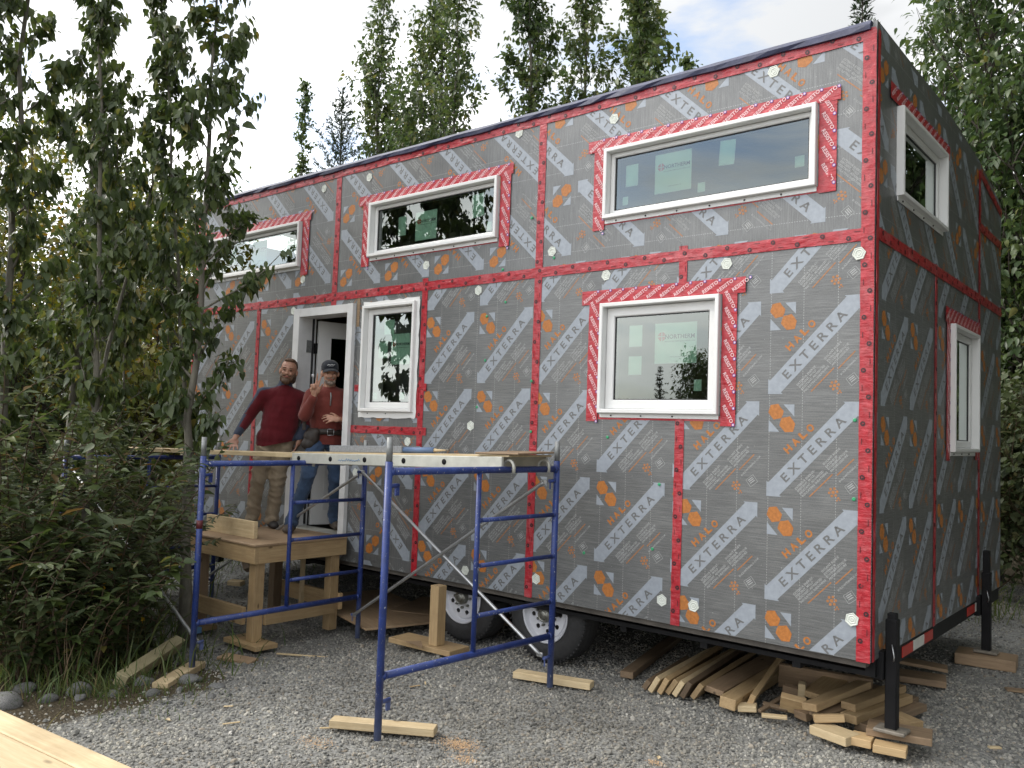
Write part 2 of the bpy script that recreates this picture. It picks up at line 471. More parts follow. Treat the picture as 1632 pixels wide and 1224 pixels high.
# ------------------------------------------------------------------ ground
def ground_mat():
    m, nt, b = material('gravel_ground')
    geo = N(nt, 'ShaderNodeNewGeometry')
    pos = geo.outputs['Position']
    v = N(nt, 'ShaderNodeTexVoronoi', ins={'Scale': 42.0}); nt.links.new(pos, v.inputs['Vector'])
    n = noise(nt, 1.2, 6, 0.6, pos)
    n2 = noise(nt, 90, 3, 0.6, pos)
    gr = mixc(nt, v.outputs['Color'], (0.15, 0.15, 0.145), (0.30, 0.30, 0.285))
    gr = mixc(nt, 0.5, gr, ramp(nt, n.outputs['Fac'], [(0.3, (0.7, 0.68, 0.64)), (0.7, (1.1, 1.1, 1.08))]), 'MULTIPLY')
    soil = ramp(nt, n2.outputs['Fac'], [(0.3, (0.035, 0.028, 0.018)), (0.55, (0.075, 0.060, 0.038)), (0.75, (0.14, 0.12, 0.085))])
    at = N(nt, 'ShaderNodeAttribute', attribute_name='soil')
    ad = N(nt, 'ShaderNodeMath', operation='ADD')
    nm = N(nt, 'ShaderNodeMapRange', ins={'To Min': -0.35, 'To Max': 0.35})
    n3 = noise(nt, 3.5, 6, 0.65, pos)
    nt.links.new(n3.outputs['Fac'], nm.inputs['Value'])
    nt.links.new(at.outputs['Fac'], ad.inputs[0]); nt.links.new(nm.outputs['Result'], ad.inputs[1])
    fac = ramp(nt, ad.outputs[0], [(0.42, (0, 0, 0)), (0.58, (1, 1, 1))])
    nt.links.new(mixc(nt, fac, gr, soil), b.inputs['Base Color'])
    b.inputs['Roughness'].default_value = 0.95
    b.inputs['Specular IOR Level'].default_value = 0.15
    bump(nt, b, v.outputs['Distance'], 0.7, 0.02)
    return m
M['ground'] = ground_mat()

def soil_amount(x, y):
    """1 on the planted, rooty ground left and round the pad, 0 on the gravel pad"""
    x = np.asarray(x, float); y = np.asarray(y, float)
    a = np.clip((-3.25 - x) / 0.7, 0, 1) * np.clip((-1.25 - y) / 0.6, 0, 1)
    b = np.clip((-9.0 - x) / 1.5, 0, 1)
    c = np.clip((y - 6.5) / 2.0, 0, 1)
    d = np.clip((x - 7.0) / 2.0, 0, 1)
    return np.maximum.reduce([a, b, c, d])

def axis(c, near, step, far):
    a = list(np.arange(c - near, c + near + 1e-6, step))
    s, p, q = step, a[0], a[-1]
    lo, hi = [], []
    while q < c + far:
        s *= 1.35; q += s; p -= s; hi.append(q); lo.insert(0, p)
    return np.array(lo + a + hi)
gx, gy = axis(-2.5, 8, 0.1, 600), axis(0.5, 7.5, 0.1, 600)
GX, GY = np.meshgrid(gx, gy)
rg = np.random.default_rng(3)
bumps = np.zeros_like(GX)
for k in range(14):
    f = rg.uniform(0.5, 3.2); a = rg.uniform(0, 6.28); ph = rg.uniform(0, 6.28)
    bumps += 0.006 / f ** 0.7 * np.sin(f * (GX * math.cos(a) + GY * math.sin(a)) + ph)
near = (np.abs(GX + 2.5) < 9) & (np.abs(GY - .5) < 9)
bumps = np.where(near, bumps + 0.05 * soil_amount(GX, GY) * (np.abs(GX + 4.5) < 3.5) * (GY < 0), bumps)
GZ = ground_z(GX, GY) + bumps - 0.008
nx, ny = len(gx), len(gy)
idx = np.arange(nx * ny).reshape(ny, nx)
gf = np.stack([idx[:-1, :-1], idx[:-1, 1:], idx[1:, 1:], idx[1:, :-1]], -1).reshape(-1, 4)
gme = mesh_np('ground', np.stack([GX, GY, GZ], -1).reshape(-1, 3), gf, smooth=True)
at = gme.attributes.new('soil', 'FLOAT', 'POINT')
at.data.foreach_set('value', soil_amount(GX, GY).astype(np.float32).ravel())
ground = link('ground', gme, M['ground'])
tag(ground, kind='structure')

def gz_at(x, y):
    i = np.clip(np.searchsorted(gx, x) - 1, 0, nx - 2); j = np.clip(np.searchsorted(gy, y) - 1, 0, ny - 2)
    u = (x - gx[i]) / (gx[i + 1] - gx[i]); v = (y - gy[j]) / (gy[j + 1] - gy[j])
    return (GZ[j, i] * (1 - u) * (1 - v) + GZ[j, i + 1] * u * (1 - v) + GZ[j + 1, i] * (1 - u) * v + GZ[j + 1, i + 1] * u * v)

# loose crushed stone: one countless mass, instanced on points
def gravel_mat():
    m, nt, b = material('crushed_stone')
    inf = N(nt, 'ShaderNodeObjectInfo')
    c = ramp(nt, inf.outputs['Random'], [(0.0, (0.105, 0.108, 0.108)), (0.3, (0.215, 0.213, 0.200)), (0.6, (0.305, 0.300, 0.278)), (0.85, (0.39, 0.382, 0.345)), (0.95, (0.29, 0.25, 0.20)), (1.0, (0.50, 0.49, 0.46))])
    n = noise(nt, 2.0, 3)
    c = mixc(nt, 0.6, c, ramp(nt, n.outputs['Fac'], [(0.3, (0.7, 0.7, 0.7)), (0.7, (1.2, 1.2, 1.2))]), 'MULTIPLY')
    # damp, packed and dusty patches across the pad
    pw = N(nt, 'ShaderNodeNewGeometry').outputs['Position']
    n5 = noise(nt, 0.9, 5, 0.6, pw); n6 = noise(nt, 1.0, 3, 0.5, pw, (.25, 1.8, 1))
    c = mixc(nt, 1.0, c, ramp(nt, n5.outputs['Fac'], [(0.32, (0.62, 0.60, 0.57)), (0.52, (0.96, 0.95, 0.93)), (0.68, (1.18, 1.16, 1.10))]), 'MULTIPLY')
    c = mixc(nt, 0.7, c, ramp(nt, n6.outputs['Fac'], [(0.36, (0.74, 0.72, 0.69)), (0.5, (1, 1, 1))]), 'MULTIPLY')
    nt.links.new(c, b.inputs['Base Color'])
    b.inputs['Roughness'].default_value = 0.85
    b.inputs['Specular IOR Level'].default_value = 0.25
    return m
M['gravel'] = gravel_mat()

def scatter(n, x0, x1, y0, y1, rng):
    return rng.uniform(x0, x1, n), rng.uniform(y0, y1, n)
rng = np.random.default_rng(11)
px, py = [], []
cx, cy = 1.506, -4.988
for dens, r0, r1 in ((4600, 0.9, 4.6), (2900, 4.6, 7.2), (900, 7.2, 13.0)):
    n = int(dens * math.pi * (r1 ** 2 - r0 ** 2) * (75 / 360))
    r = np.sqrt(rng.uniform(r0 ** 2, r1 ** 2, n))
    a = np.radians(rng.uniform(129.8 - 37.5, 129.8 + 37.5, n))
    px.append(cx + r * np.cos(a)); py.append(cy + r * np.sin(a))
px = np.concatenate(px); py = np.concatenate(py)
so = soil_amount(px, py) + rng.normal(0, 0.18, len(px))
keep = (so < rng.uniform(0.25, 0.75, len(px))) | (rng.uniform(0, 1, len(px)) < 0.03)
px, py = px[keep], py[keep]
pz = gz_at(px, py)
npt = len(px)
size = 0.0064 * rng.lognormal(0, 0.36, npt)
scl = np.stack([size * rng.uniform(0.9, 1.5, npt), size * rng.uniform(0.75, 1.15, npt), size * rng.uniform(0.5, 0.9, npt)], -1)
rot = np.stack([rng.normal(0, 0.5, npt), rng.normal(0, 0.5, npt), rng.uniform(0, 6.28, npt)], -1)
pme = bpy.data.meshes.new('gravel')
pme.vertices.add(npt)
pme.vertices.foreach_set('co', np.stack([px, py, pz + size * 0.25], -1).astype(np.float32).ravel())
for nm, arr in (('rot', rot), ('scl', scl)):
    a_ = pme.attributes.new(nm, 'FLOAT_VECTOR', 'POINT')
    a_.data.foreach_set('vector', arr.astype(np.float32).ravel())
gravel = link('gravel', pme, M['gravel'])
tag(gravel, 'loose grey crushed stone covering the parking pad', kind='stuff')
ng = bpy.data.node_groups.new('gravel_stones', 'GeometryNodeTree')
ng.interface.new_socket('Geometry', in_out='INPUT', socket_type='NodeSocketGeometry')
ng.interface.new_socket('Geometry', in_out='OUTPUT', socket_type='NodeSocketGeometry')
gi = ng.nodes.new('NodeGroupInput'); go = ng.nodes.new('NodeGroupOutput')
ico = ng.nodes.new('GeometryNodeMeshIcoSphere'); ico.inputs['Radius'].default_value = 1.0; ico.inputs['Subdivisions'].default_value = 1
sm = ng.nodes.new('GeometryNodeSetMaterial'); sm.inputs['Material'].default_value = M['gravel']
iop = ng.nodes.new('GeometryNodeInstanceOnPoints')
ra = ng.nodes.new('GeometryNodeInputNamedAttribute'); ra.data_type = 'FLOAT_VECTOR'; ra.inputs['Name'].default_value = 'rot'
sa = ng.nodes.new('GeometryNodeInputNamedAttribute'); sa.data_type = 'FLOAT_VECTOR'; sa.inputs['Name'].default_value = 'scl'
e2r = ng.nodes.new('FunctionNodeEulerToRotation')
ng.links.new(gi.outputs[0], iop.inputs['Points'])
ng.links.new(ico.outputs['Mesh'], sm.inputs['Geometry'])
ng.links.new(sm.outputs[0], iop.inputs['Instance'])
ng.links.new(ra.outputs[0], e2r.inputs[0]); ng.links.new(e2r.outputs[0], iop.inputs['Rotation'])
ng.links.new(sa.outputs[0], iop.inputs['Scale'])
ng.links.new(iop.outputs[0], go.inputs[0])
md = gravel.modifiers.new('stones', 'NODES'); md.node_group = ng

# ------------------------------------------------------------------ lettering
_tcache = {}
def text_mesh(body, size=1.0, bold=0.0, res=1, spacing=1.0, shear=0.0):
    """flat lettering as (verts2d centred on its box, faces, width, height)"""
    key = (body, bold, res, spacing, shear)
    if key not in _tcache:
        cu = bpy.data.curves.new('t', 'FONT')
        cu.body = body; cu.size = 1.0; cu.offset = bold; cu.resolution_u = res
        cu.space_character = spacing; cu.shear = shear
        cu.fill_mode = 'BOTH'
        ob = bpy.data.objects.new('t', cu); COL.objects.link(ob)
        bpy.context.view_layer.update()
        me = bpy.data.meshes.new_from_object(ob.evaluated_get(bpy.context.evaluated_depsgraph_get()))
        v = np.array([p.co[:2] for p in me.vertices]).reshape(-1, 2)
        f = [list(p.vertices) for p in me.polygons]
        bpy.data.objects.remove(ob); bpy.data.curves.remove(cu); bpy.data.meshes.remove(me)
        lo, hi = v.min(0), v.max(0)
        _tcache[key] = (v - (lo + hi) / 2, f, hi[0] - lo[0], hi[1] - lo[1])
    v, f, w, h = _tcache[key]
    return v * size, f, w * size, h * size

def rot2(v, a):
    c, s = math.cos(a), math.sin(a)
    return np.stack([v[:, 0] * c - v[:, 1] * s, v[:, 0] * s + v[:, 1] * c], -1)

# one printed repeat, 0.60 x 0.62 m: (verts2d, faces, material slot, layer)
def print_tile():
    U, V = 0.545, 0.575
    ang = math.atan2(V, U)
    out = []
    def add(v, f, m, lay): out.append((np.asarray(v, float).reshape(-1, 2), f, m, lay))
    arrow = [(0, 0), (.092, 0), (.081, .010), (U - .008, V - .081), (U, V - .092), (U, V), (U - .092, V), (U - .081, V - .008), (.010, .081), (0, .092)]
    add(arrow, [list(range(10))], 0, 1)
    def fit(body, length, cap, centre, m, lay, bold=0.0, a=ang, spacing=1.0, res=1):
        v, f, w, h = text_mesh(body, 1.0, bold, res, spacing)
        v = v * np.array([length / w, cap / h])
        add(rot2(v, a) + np.array(centre), f, m, lay)
    fit('EXTERRA', 0.515, 0.054, (.279, .292), 1, 2, 0.018, spacing=1.55, res=2)
    fit('TM', 0.020, 0.009, (.424, .470), 1, 2, 0.0)
    # orange crystals, corner triangles
    def blob(c, r, seed):
        r_ = random.Random(seed); pts = []
        for k in range(12):
            a = 2 * math.pi * k / 12
            rr = r * (1.04 if k % 2 else 0.90) * r_.uniform(0.95, 1.05)
            q = np.array([rr * 0.92 * math.cos(a), rr * 1.06 * math.sin(a)])
            pts.append(q)
        add(rot2(np.array(pts), 0.7) + np.array(c), [list(range(12))], 2, 1)
    blob((.052, .512), .049, 1); blob((.124, .436), .050, 2)
    add([(.099, .557), (.166, .557), (.166, .484)], [[0, 2, 1]], 0, 1)
    add([(.007, .391), (.074, .391), (.007, .463)], [[0, 1, 2]], 0, 1)
    for ch, c in zip('HALO', ((.131, .289), (.175, .334), (.219, .378), (.263, .418))):
        fit(ch, .043, .047, c, 2, 1, 0.045, res=3)
    d = np.array([math.cos(ang), math.sin(ang)]); n = np.array([math.sin(ang), -math.cos(ang)])
    def block(lines, start, size, col=4, step=0.0192):
        for i, s in enumerate(lines):
            v, f, w, h = text_mesh(s, size, 0.012, 1)
            p = np.array(start) + n * step * i
            v = v + np.array([w / 2, 0])
            add(rot2(v, ang) + p, f, col, 1)
    block(['EXTERIOR ENERGY-', 'EFFICIENT, MOLD', 'RESISTANT, ADVANCED', 'INSULATING SHEATHING'], (.180, .052), 0.0185)
    block(['ISOLANT RIGIDE', 'EXTÉRIEUR', 'ÉCOÉNERGÉTIQUE', 'ANTIMOISISSURE'], (.343, .207), 0.0185)
    block(['BUILDWITHHALO.COM'], (.437, .112), 0.0165)
    # faint orange underprint beside the pale lines
    for s, e in (((.262, .016), (.396, .156)), ((.420, .150), (.516, .250))):
        s, e = np.array(s), np.array(e)
        add([s, e, e + n * .006, s + n * .006], [[3, 2, 1, 0]], 3, 1)
    # small crystal and its leaf
    for k in range(7):                       # small snow crystal: six flecks round a middle one
        c = (.402 + (.023 * math.cos(k * math.pi / 3 + .2) if k < 6 else 0), .050 + (.023 * math.sin(k * math.pi / 3 + .2) if k < 6 else 0)); r = .0085 if k < 6 else .011
        add([(c[0] + r * math.cos(q * math.pi / 3 + .5 * k), c[1] + r * math.sin(q * math.pi / 3 + .5 * k)) for q in range(6)], [list(range(6))], 3, 1)
    for c, r in (((.432, .018), .007), ((.424, .004), .006), ((.440, .008), .005)):
        add([(c[0] + r * math.cos(q * math.pi / 2.5), c[1] + r * math.sin(q * math.pi / 2.5)) for q in range(5)], [list(range(5))], 3, 1)
    # certification box: thin outline with two lines
    c = np.array((.505, .085)); s = 0.030
    q = [rot2(np.array([[x * s, y * s]]), ang - .15)[0] + c for x, y in ((-1, -.9), (1, -.9), (1, .9), (-1, .9))]
    for i in range(4):
        a, b2 = q[i], q[(i + 1) % 4]; t = (b2 - a) / np.linalg.norm(b2 - a); nn = np.array([-t[1], t[0]]) * .0022
        add([a, b2, b2 + nn, a + nn], [[0, 1, 2, 3]], 4, 1)
    for k in (-.35, .05, .4):
        a = rot2(np.array([[-.6 * s, k * s], [.6 * s, k * s], [.6 * s, (k + .18) * s], [-.6 * s, (k + .18) * s]]), ang - .15) + c
        add(a, [[0, 1, 2, 3]], 4, 1)
    return out
TILE = print_tile()
PRINT_MATS = ['print_silver', 'print_grey', 'print_orange', 'print_faint', 'print_white']

# plane mapping: front wall faces -y (u = x), right end wall faces +x (u = y)
def fmap(u, v, d): return (u, -d, v)
def smap(u, v, d): return (d, u, v)

def slab(us, vs, holes, top=None):
    """cells of a board between the grid lines, minus the holes"""
    cells = []
    for i in range(len(us) - 1):
        for j in range(len(vs) - 1):
            uc, vc = (us[i] + us[i + 1]) / 2, (vs[j] + vs[j + 1]) / 2
            if any(h[0] < uc < h[1] and h[2] < vc < h[3] for h in holes): continue
            cells.append((us[i], us[i + 1], vs[j], vs[j + 1]))
    return cells

def wall_board(u0, u1, v0, v1, mp, parent, rotk, origin, holes=(), vertical=False, top=None, thick=0.025, gap=0.0015, lift=0.0):
    """an insulation board (with openings cut out) and its printed face"""
    hs = [h for h in holes if h[0] < u1 and h[1] > u0 and h[2] < v1 and h[3] > v0]
    us = sorted({u0 + gap, u1 - gap, *[min(max(x, u0 + gap), u1 - gap) for h in hs for x in h[:2]]})
    vs = sorted({v0 + gap, v1 - gap, *[min(max(x, v0 + gap), v1 - gap) for h in hs for x in h[2:]]})
    tf = top if top else (lambda u: 1e9)
    bm = bmesh.new(); vc = {}
    def V(u, v, d):
        v = min(v, tf(u)); k = (round(u, 5), round(v, 5), d)
        if k not in vc: vc[k] = bm.verts.new(mp(u, v, d))
        return vc[k]
    cells = slab(us, vs, hs)
    edges = {}
    for (a, b, c, d) in cells:
        q = [(a, c), (b, c), (b, d), (a, d)]
        bm.faces.new([V(*p, lift) for p in q])
        for i in range(4):
            e = (q[i], q[(i + 1) % 4])
            r = (e[1], e[0])
            if r in edges: del edges[r]
            else: edges[e] = 1
    for (p, q) in edges:
        bm.faces.new([V(*q, lift), V(*p, lift), V(*p, lift - thick), V(*q, lift - thick)])
    me = bpy.data.meshes.new('insulation_board'); bm.to_mesh(me); bm.free()
    board = link('insulation_board', me, M['board_v'] if vertical else M['board_h'], parent)
    # print, clipped to the board
    bm = bmesh.new()
    ca, sa = (1, 0) if rotk == 0 else ((0, 1) if rotk == 1 else (0, -1))
    tu, tv = (0.60, 0.62) if rotk == 0 else (0.62, 0.60)
    iu0, iu1 = math.floor((u0 - origin[0]) / tu) - 2, math.ceil((u1 - origin[0]) / tu) + 2
    iv0, iv1 = math.floor((v0 - origin[1]) / tv) - 2, math.ceil((v1 - origin[1]) / tv) + 2
    LAY = (0, 0.0008, 0.0014)
    for iu in range(iu0, iu1):
        for iv in range(iv0, iv1):
            ou, ov = origin[0] + iu * tu, origin[1] + iv * tv
            for (v2, fs, mi, lay) in TILE:
                x = v2[:, 0] * ca - v2[:, 1] * sa + ou
                y = v2[:, 0] * sa + v2[:, 1] * ca + ov
                if x.max() < u0 or x.min() > u1 or y.max() < v0 or y.min() > v1: continue
                vv = [bm.verts.new((a, b, LAY[lay])) for a, b in zip(x, y)]
                for f in fs:
                    try:
                        fc = bm.faces.new([vv[i] for i in f]); fc.material_index = mi
                    except ValueError: pass
    def cut(co, no, clear):
        bmesh.ops.bisect_plane(bm, geom=bm.verts[:] + bm.edges[:] + bm.faces[:], dist=1e-6, plane_co=co, plane_no=no, clear_outer=clear)
    m_ = 0.006
    cut((u0 + m_, 0, 0), (-1, 0, 0), True); cut((u1 - m_, 0, 0), (1, 0, 0), True)
    cut((0, v0 + m_, 0), (0, -1, 0), True); cut((0, v1 - m_, 0), (0, 1, 0), True)
    if top:
        a, b = (u0, tf(u0)), (u1, tf(u1))
        cut((a[0], a[1] - m_, 0), (-(b[1] - a[1]), b[0] - a[0], 0), True)
    for h in hs:
        cut((h[0], 0, 0), (1, 0, 0), False); cut((h[1], 0, 0), (1, 0, 0), False)
        cut((0, h[2], 0), (0, 1, 0), False); cut((0, h[3], 0), (0, 1, 0), False)
        kill = []
        for f in bm.faces:
            c = f.calc_center_median()
            if h[0] < c.x < h[1] and h[2] < c.y < h[3]: kill.append(f)
        bmesh.ops.delete(bm, geom=kill, context='FACES')
    if bm.faces:
        for v in bm.verts: v.co = Vector(mp(v.co.x, v.co.y, v.co.z + lift))
        me = bpy.data.meshes.new('printed_face'); bm.to_mesh(me)
        link('printed_face', me, [M[k] for k in PRINT_MATS], board)
    bm.free()
    return board

# ------------------------------------------------------------------ the house on its trailer
house = empty('tiny_house', (-3.66, 1.8, 0))
tag(house, 'tiny house on trailer wheels clad in grey printed boards and red tape', 'tiny house')
ZB, ZM, ZT, L, W = 0.50, 2.92, 4.145, 7.37, 3.62
def side_top(u): return 4.174 if u < 2.2 else 4.174 - (u - 2.2) * 0.185
# openings: u0, u1, v0, v1
def opening(o): return (o[0] + .014, o[1] - .014, o[2] + .014, o[3] - .014)
WB = (-1.855, -0.335, 3.245, 3.752); WM = (-1.852, -0.940, 1.868, 2.640); W2 = (-4.395, -2.860, 3.240, 3.735)
W3 = (-7.10, -5.43, 3.262, 3.712); WN = (-4.422, -3.742, 1.850, 2.800); WS1 = (.400, 1.510, 3.235, 3.790); WS2 = (1.745, 2.560, 1.680, 2.610)
H_BIG, H_MID, H_2, H_3, H_N = [opening(o) for o in (WB, WM, W2, W3, WN)]
H_D = (-5.40, -4.60, 0.70, 2.80)
FH = [H_BIG, H_MID, H_2, H_3, H_N, H_D]
wall_board(-2.44, 0, ZM, ZT, fmap, house, -1, (-0.24, 4.17), FH, True)
wall_board(-4.88, -2.44, ZM, ZT, fmap, house, 1, (-2.385, 3.00), FH, True)
wall_board(-L, -4.88, ZM, ZT, fmap, house, 1, (-4.95, 3.06), FH, True)
wall_board(-1.22, 0, ZB, ZM, fmap, house, 0, (-0.62, 0.76), FH)
wall_board(-2.44, -1.22, ZB, ZM, fmap, house, 0, (-1.865, 0.835), FH)
wall_board(-3.66, -2.44, ZB, ZM, fmap, house, 0, (-3.03, 0.85), FH)
wall_board(-4.54, -3.66, ZB, 1.69, fmap, house, 1, (-3.72, 0.60), FH, True)
wall_board(-4.54, -3.66, 1.69, 2.06, fmap, house, 1, (-3.66, 1.16), FH, True)
wall_board(-4.54, -3.66, 2.06, ZM, fmap, house, 1, (-3.72, 2.40), FH, True)
wall_board(-6.10, -4.54, ZB, ZM, fmap, house, 0, (-6.05, 0.97), FH)
wall_board(-L, -6.10, ZB, ZM, fmap, house, 0, (-6.72, 0.95), FH)
SH = [opening(WS1), opening(WS2)]
wall_board(0.0, 2.72, ZM + .01, ZT + .06, smap, house, -1, (0.28, 4.00), SH, True, side_top)
wall_board(2.72, W, ZM + .01, 3.53, smap, house, -1, (2.50, 4.20), SH, True)
wall_board(2.72, W, 3.53, 4.2, smap, house, -1, (2.50, 4.20), SH, True, side_top)
wall_board(0.0, 1.35, ZB, ZM + .01, smap, house, 0, (0.13, 0.70), SH)
wall_board(1.35, 2.72, ZB, ZM + .01, smap, house, 0, (1.42, 0.76), SH)
wall_board(2.72, W, ZB, ZM + .01, smap, house, 0, (2.80, 0.72), SH)

# closed shell behind the boards: floor, sheathing, back, far end, roof
mb = MB()
mb.span((-L, 0.036, ZB - 0.040), (-0.036, W, ZB + 0.14)); mb.build('floor_deck', M['dark_floor'], house)
def sheath(us, vs, hs, y0, y1, side=False):
    mb = MB()
    for (a, b, c, d) in slab(us, vs, hs):
        if side: mb.span((-y1, a, c), (-y0, b, d))
        else: mb.span((a, y0, c), (b, y1, d))
    return mb
def lines(lo, hi, hs, k): return sorted({lo, hi, *[x for h in hs for x in h[k:k + 2] if lo < x < hi]})
sheath(lines(-L + .05, -.05, FH, 0), lines(ZB + .143, 4.05, FH, 2), FH, 0.028, 0.115).build('front_sheathing', M['interior'], house)
sheath(lines(.118, W - .12, SH, 0), lines(ZB + .143, 3.80, SH, 2), SH, 0.028, 0.115, True).build('end_sheathing', M['interior'], house)
MB().span((-L, W - .11, ZB + .143), (-.118, W - .003, 3.83)).build('back_wall', M['interior'], house)
MB().span((-L, .118, ZB + .143), (-L + .045, W - .113, 3.83)).build('far_end_wall', M['interior'], house)
# a partition inside, seen through the doorway
MB().span((-6.9, 1.9, ZB + .143), (-3.9, 1.96, 3.0)).build('partition', M['interior_grey'], house)
rf = MB()
NXR = 60
rr = random.Random(5)
prof = [(-.024, 4.122), (-.030, 4.150), (-.010, 4.176), (.5, 4.18), (2.2, 4.18), (W + .03, 3.918), (W + .03, 3.87)]
vs, fs = [], []
for i in range(NXR + 1):
    x = -L - .03 + (L - .002) * i / NXR
    for j, (y, z) in enumerate(prof):
        w = rr.uniform(-1, 1)
        vs.append((x, y + (.005 * w if j < 3 else 0), z + (.006 * w if j < 3 else 0.004 * w)))
k = len(prof)
for i in range(NXR):
    for j in range(k - 1): fs.append((i*k+j, (i+1)*k+j, (i+1)*k+j+1, i*k+j+1))
# underside and ends close the sheet into a slab
for i in range(NXR): fs.append((i*k+k-1, (i+1)*k+k-1, (i+1)*k, i*k))
fs.append([NXR*k + j for j in range(k)][::-1]); fs.append([j for j in range(k)])
rf.add(vs, fs); rf.build('roof', M['navy_membrane'], house)

# ---- red tape
def tape_strip(u0, v0, u1, v1, width, mp, d, dots=True, seed=0, mats=None):
    r = random.Random(seed * 7 + 3)
    a, b = Vector((u0, v0)), Vector((u1, v1)); t = (b - a); Ln = t.length; t.normalize(); n = Vector((-t.y, t.x))
    steps = max(4, int(Ln / 0.06)); mb = MB(); vs, fs = [], []
    cross = (-.5, -.2, .12, .5)
    for i in range(steps + 1):
        p = a + t * (Ln * i / steps)
        if i in (0, steps): p = p + t * r.uniform(-.006, .006)
        for c in cross:
            e = c * width + (r.uniform(-.0018, .0018) if abs(c) == .5 else 0)
            h = d + (max(0, r.gauss(0, .0009)) if abs(c) == .5 else max(0, r.gauss(.0008, .0013)))
            q = p + n * e
            vs.append(mp(q.x, q.y, h))
    m = len(cross)
    for i in range(steps):
        for j in range(m - 1): fs.append((i*m+j, i*m+j+1, (i+1)*m+j+1, (i+1)*m+j))
    # thin edge so that the strip has thickness
    base = len(vs)
    for i in range(steps + 1):
        for c in (-.5, .5):
            q = a + t * (Ln * i / steps) + n * c * width
            vs.append(mp(q.x, q.y, d - .0012))
    for i in range(steps):
        fs.append((base+2*i, i*m, (i+1)*m, base+2*i+2)); fs.append((i*m+m-1, base+2*i+1, base+2*i+3, (i+1)*m+m-1))
    mb.add(vs, fs, 0, False)
    if dots:
        s = 0.06 + r.uniform(0, .06); side = 1
        while s < Ln - .04:
            c = a + t * s + n * (side * width * .20)
            ring = [c + Vector((math.cos(x), math.sin(x))) * .0145 for x in [2*math.pi*q/10 for q in range(10)]]
            mb.poly([mp(q.x, q.y, d + .0034) for q in ring], 1)
            # the red figure inside the black disc and the small line of print beside it
            w_ = t * .0045; h_ = n * .0035
            mb.poly([mp(q.x, q.y, d + .004) for q in (c - w_ * 1.2 + h_, c - w_ * 1.2 + h_ * .2, c + w_ * 1.2 + h_ * .2, c + w_ * 1.2 + h_)], 0)
            mb.poly([mp(q.x, q.y, d + .004) for q in (c - w_ * .3 - h_ * 1.8, c + w_ * .6 - h_ * 1.8, c + w_ * .6 - h_ * .3, c - w_ * .3 - h_ * .3)], 0)
            e = a + t * (s + .05) - n * (side * width * .28)
            mb.poly([mp(q.x, q.y, d + .0034) for q in (e - t * .018 - n * .0016, e + t * .018 - n * .0016, e + t * .018 + n * .0016, e - t * .018 + n * .0016)], 1)
            s += 0.152; side = -side
    return mb
TM_ = [M['tape_red'], M['tape_ink']]
front_tapes = [
    (-2.44, .50, -2.44, 4.09, .070, .0040), (-4.88, 2.83, -4.88, 4.09, .072, .0040), (-1.22, .50, -1.22, 1.86, .066, .0040),
    (-1.22, 2.70, -1.22, 2.99, .060, .0040), (-3.66, .50, -3.66, 2.985, .066, .0040), (-6.10, .52, -6.10, 2.96, .060, .0040),
    (-7.335, .50, -7.335, 4.12, .070, .0040), (-7.36, 2.92, -.006, 2.92, .074, .0062), (-7.36, 4.098, -.006, 4.098, .070, .0062),
    (-4.545, 1.69, -3.575, 1.69, .066, .0062), (-3.80, 2.06, -3.60, 2.06, .064, .0062), (-4.52, 2.06, -4.42, 2.06, .060, .0062),
    (-.0385, .502, -.0385, 4.12, .075, .0084)]
for i, t in enumerate(front_tapes):
    tape_strip(t[0], t[1], t[2], t[3], t[4], fmap, t[5], True, i).build('seam_tape', TM_, house)
side_tapes = [
    (.022, .502, .022, 4.12, .040, .0084), (1.35, .50, 1.35, 2.97, .058, .0040), (2.72, .50, 2.72, 3.99, .058, .0040),
    (.03, 2.93, 3.60, 2.93, .072, .0062), (2.66, 3.53, 3.60, 3.53, .070, .0062), (2.72, 3.985, 3.60, 3.825, .066, .0062), (2.70, 3.99, 2.72, 3.55, .05, .0084)]
for i, t in enumerate(side_tapes):
    tape_strip(t[0], t[1], t[2], t[3], t[4], smap, t[5], i != 0, 40 + i).build('seam_tape', TM_, house)

def flashing(u0, v0, u1, v1, width, mp, d, seed, parent, textdir):
    mb = tape_strip(u0, v0, u1, v1, width, mp, d, False, seed)
    a, b = Vector((u0, v0)), Vector((u1, v1)); t = (b - a); Ln = t.length; t.normalize(); n = Vector((-t.y, t.x))
    s = .05 + .03 * random.Random(seed).random(); k = 0
    v2, f2, w, h = text_mesh('RESISTO', .034, .016, 2)
    while s < Ln - .03 and width > .06:
        p = a + t * s + n * (width * (.02))
        ang = math.atan2(t.y, t.x) + textdir
        vv = rot2(v2, ang)
        mb.add([mp(p.x + q[0], p.y + q[1], d + .0030) for q in vv], f2, 1)
        for sgn in (-1, 1):
            c = p + Vector((math.cos(ang), math.sin(ang))) * (sgn * (w / 2 + .016))
            if abs((c - a).dot(n)) > width * .47: c = c - n * ((c - a).dot(n) - math.copysign(width * .43, (c - a).dot(n)))
            if sgn > 0:
                o_ = [(c.x + math.cos(x) * .0105, c.y + math.sin(x) * .0105) for x in [2*math.pi*q/10 for q in range(10)]]
                i_ = [(c.x + math.cos(x) * .0062, c.y + math.sin(x) * .0062) for x in [2*math.pi*q/10 for q in range(10)]]
                vs = [mp(x, y, d + .0032) for x, y in o_ + i_]
                mb.add(vs, [(q, (q+1) % 10, 10 + (q+1) % 10, 10 + q) for q in range(10)], 2)
                mb.add([mp(x, y, d + .0033) for x, y in i_], [list(range(10))], 1)
        s += .104; k += 1
    return mb.build('flashing_tape', [M['flash_red'], M['tape_text'], M['tape_blue']], parent)

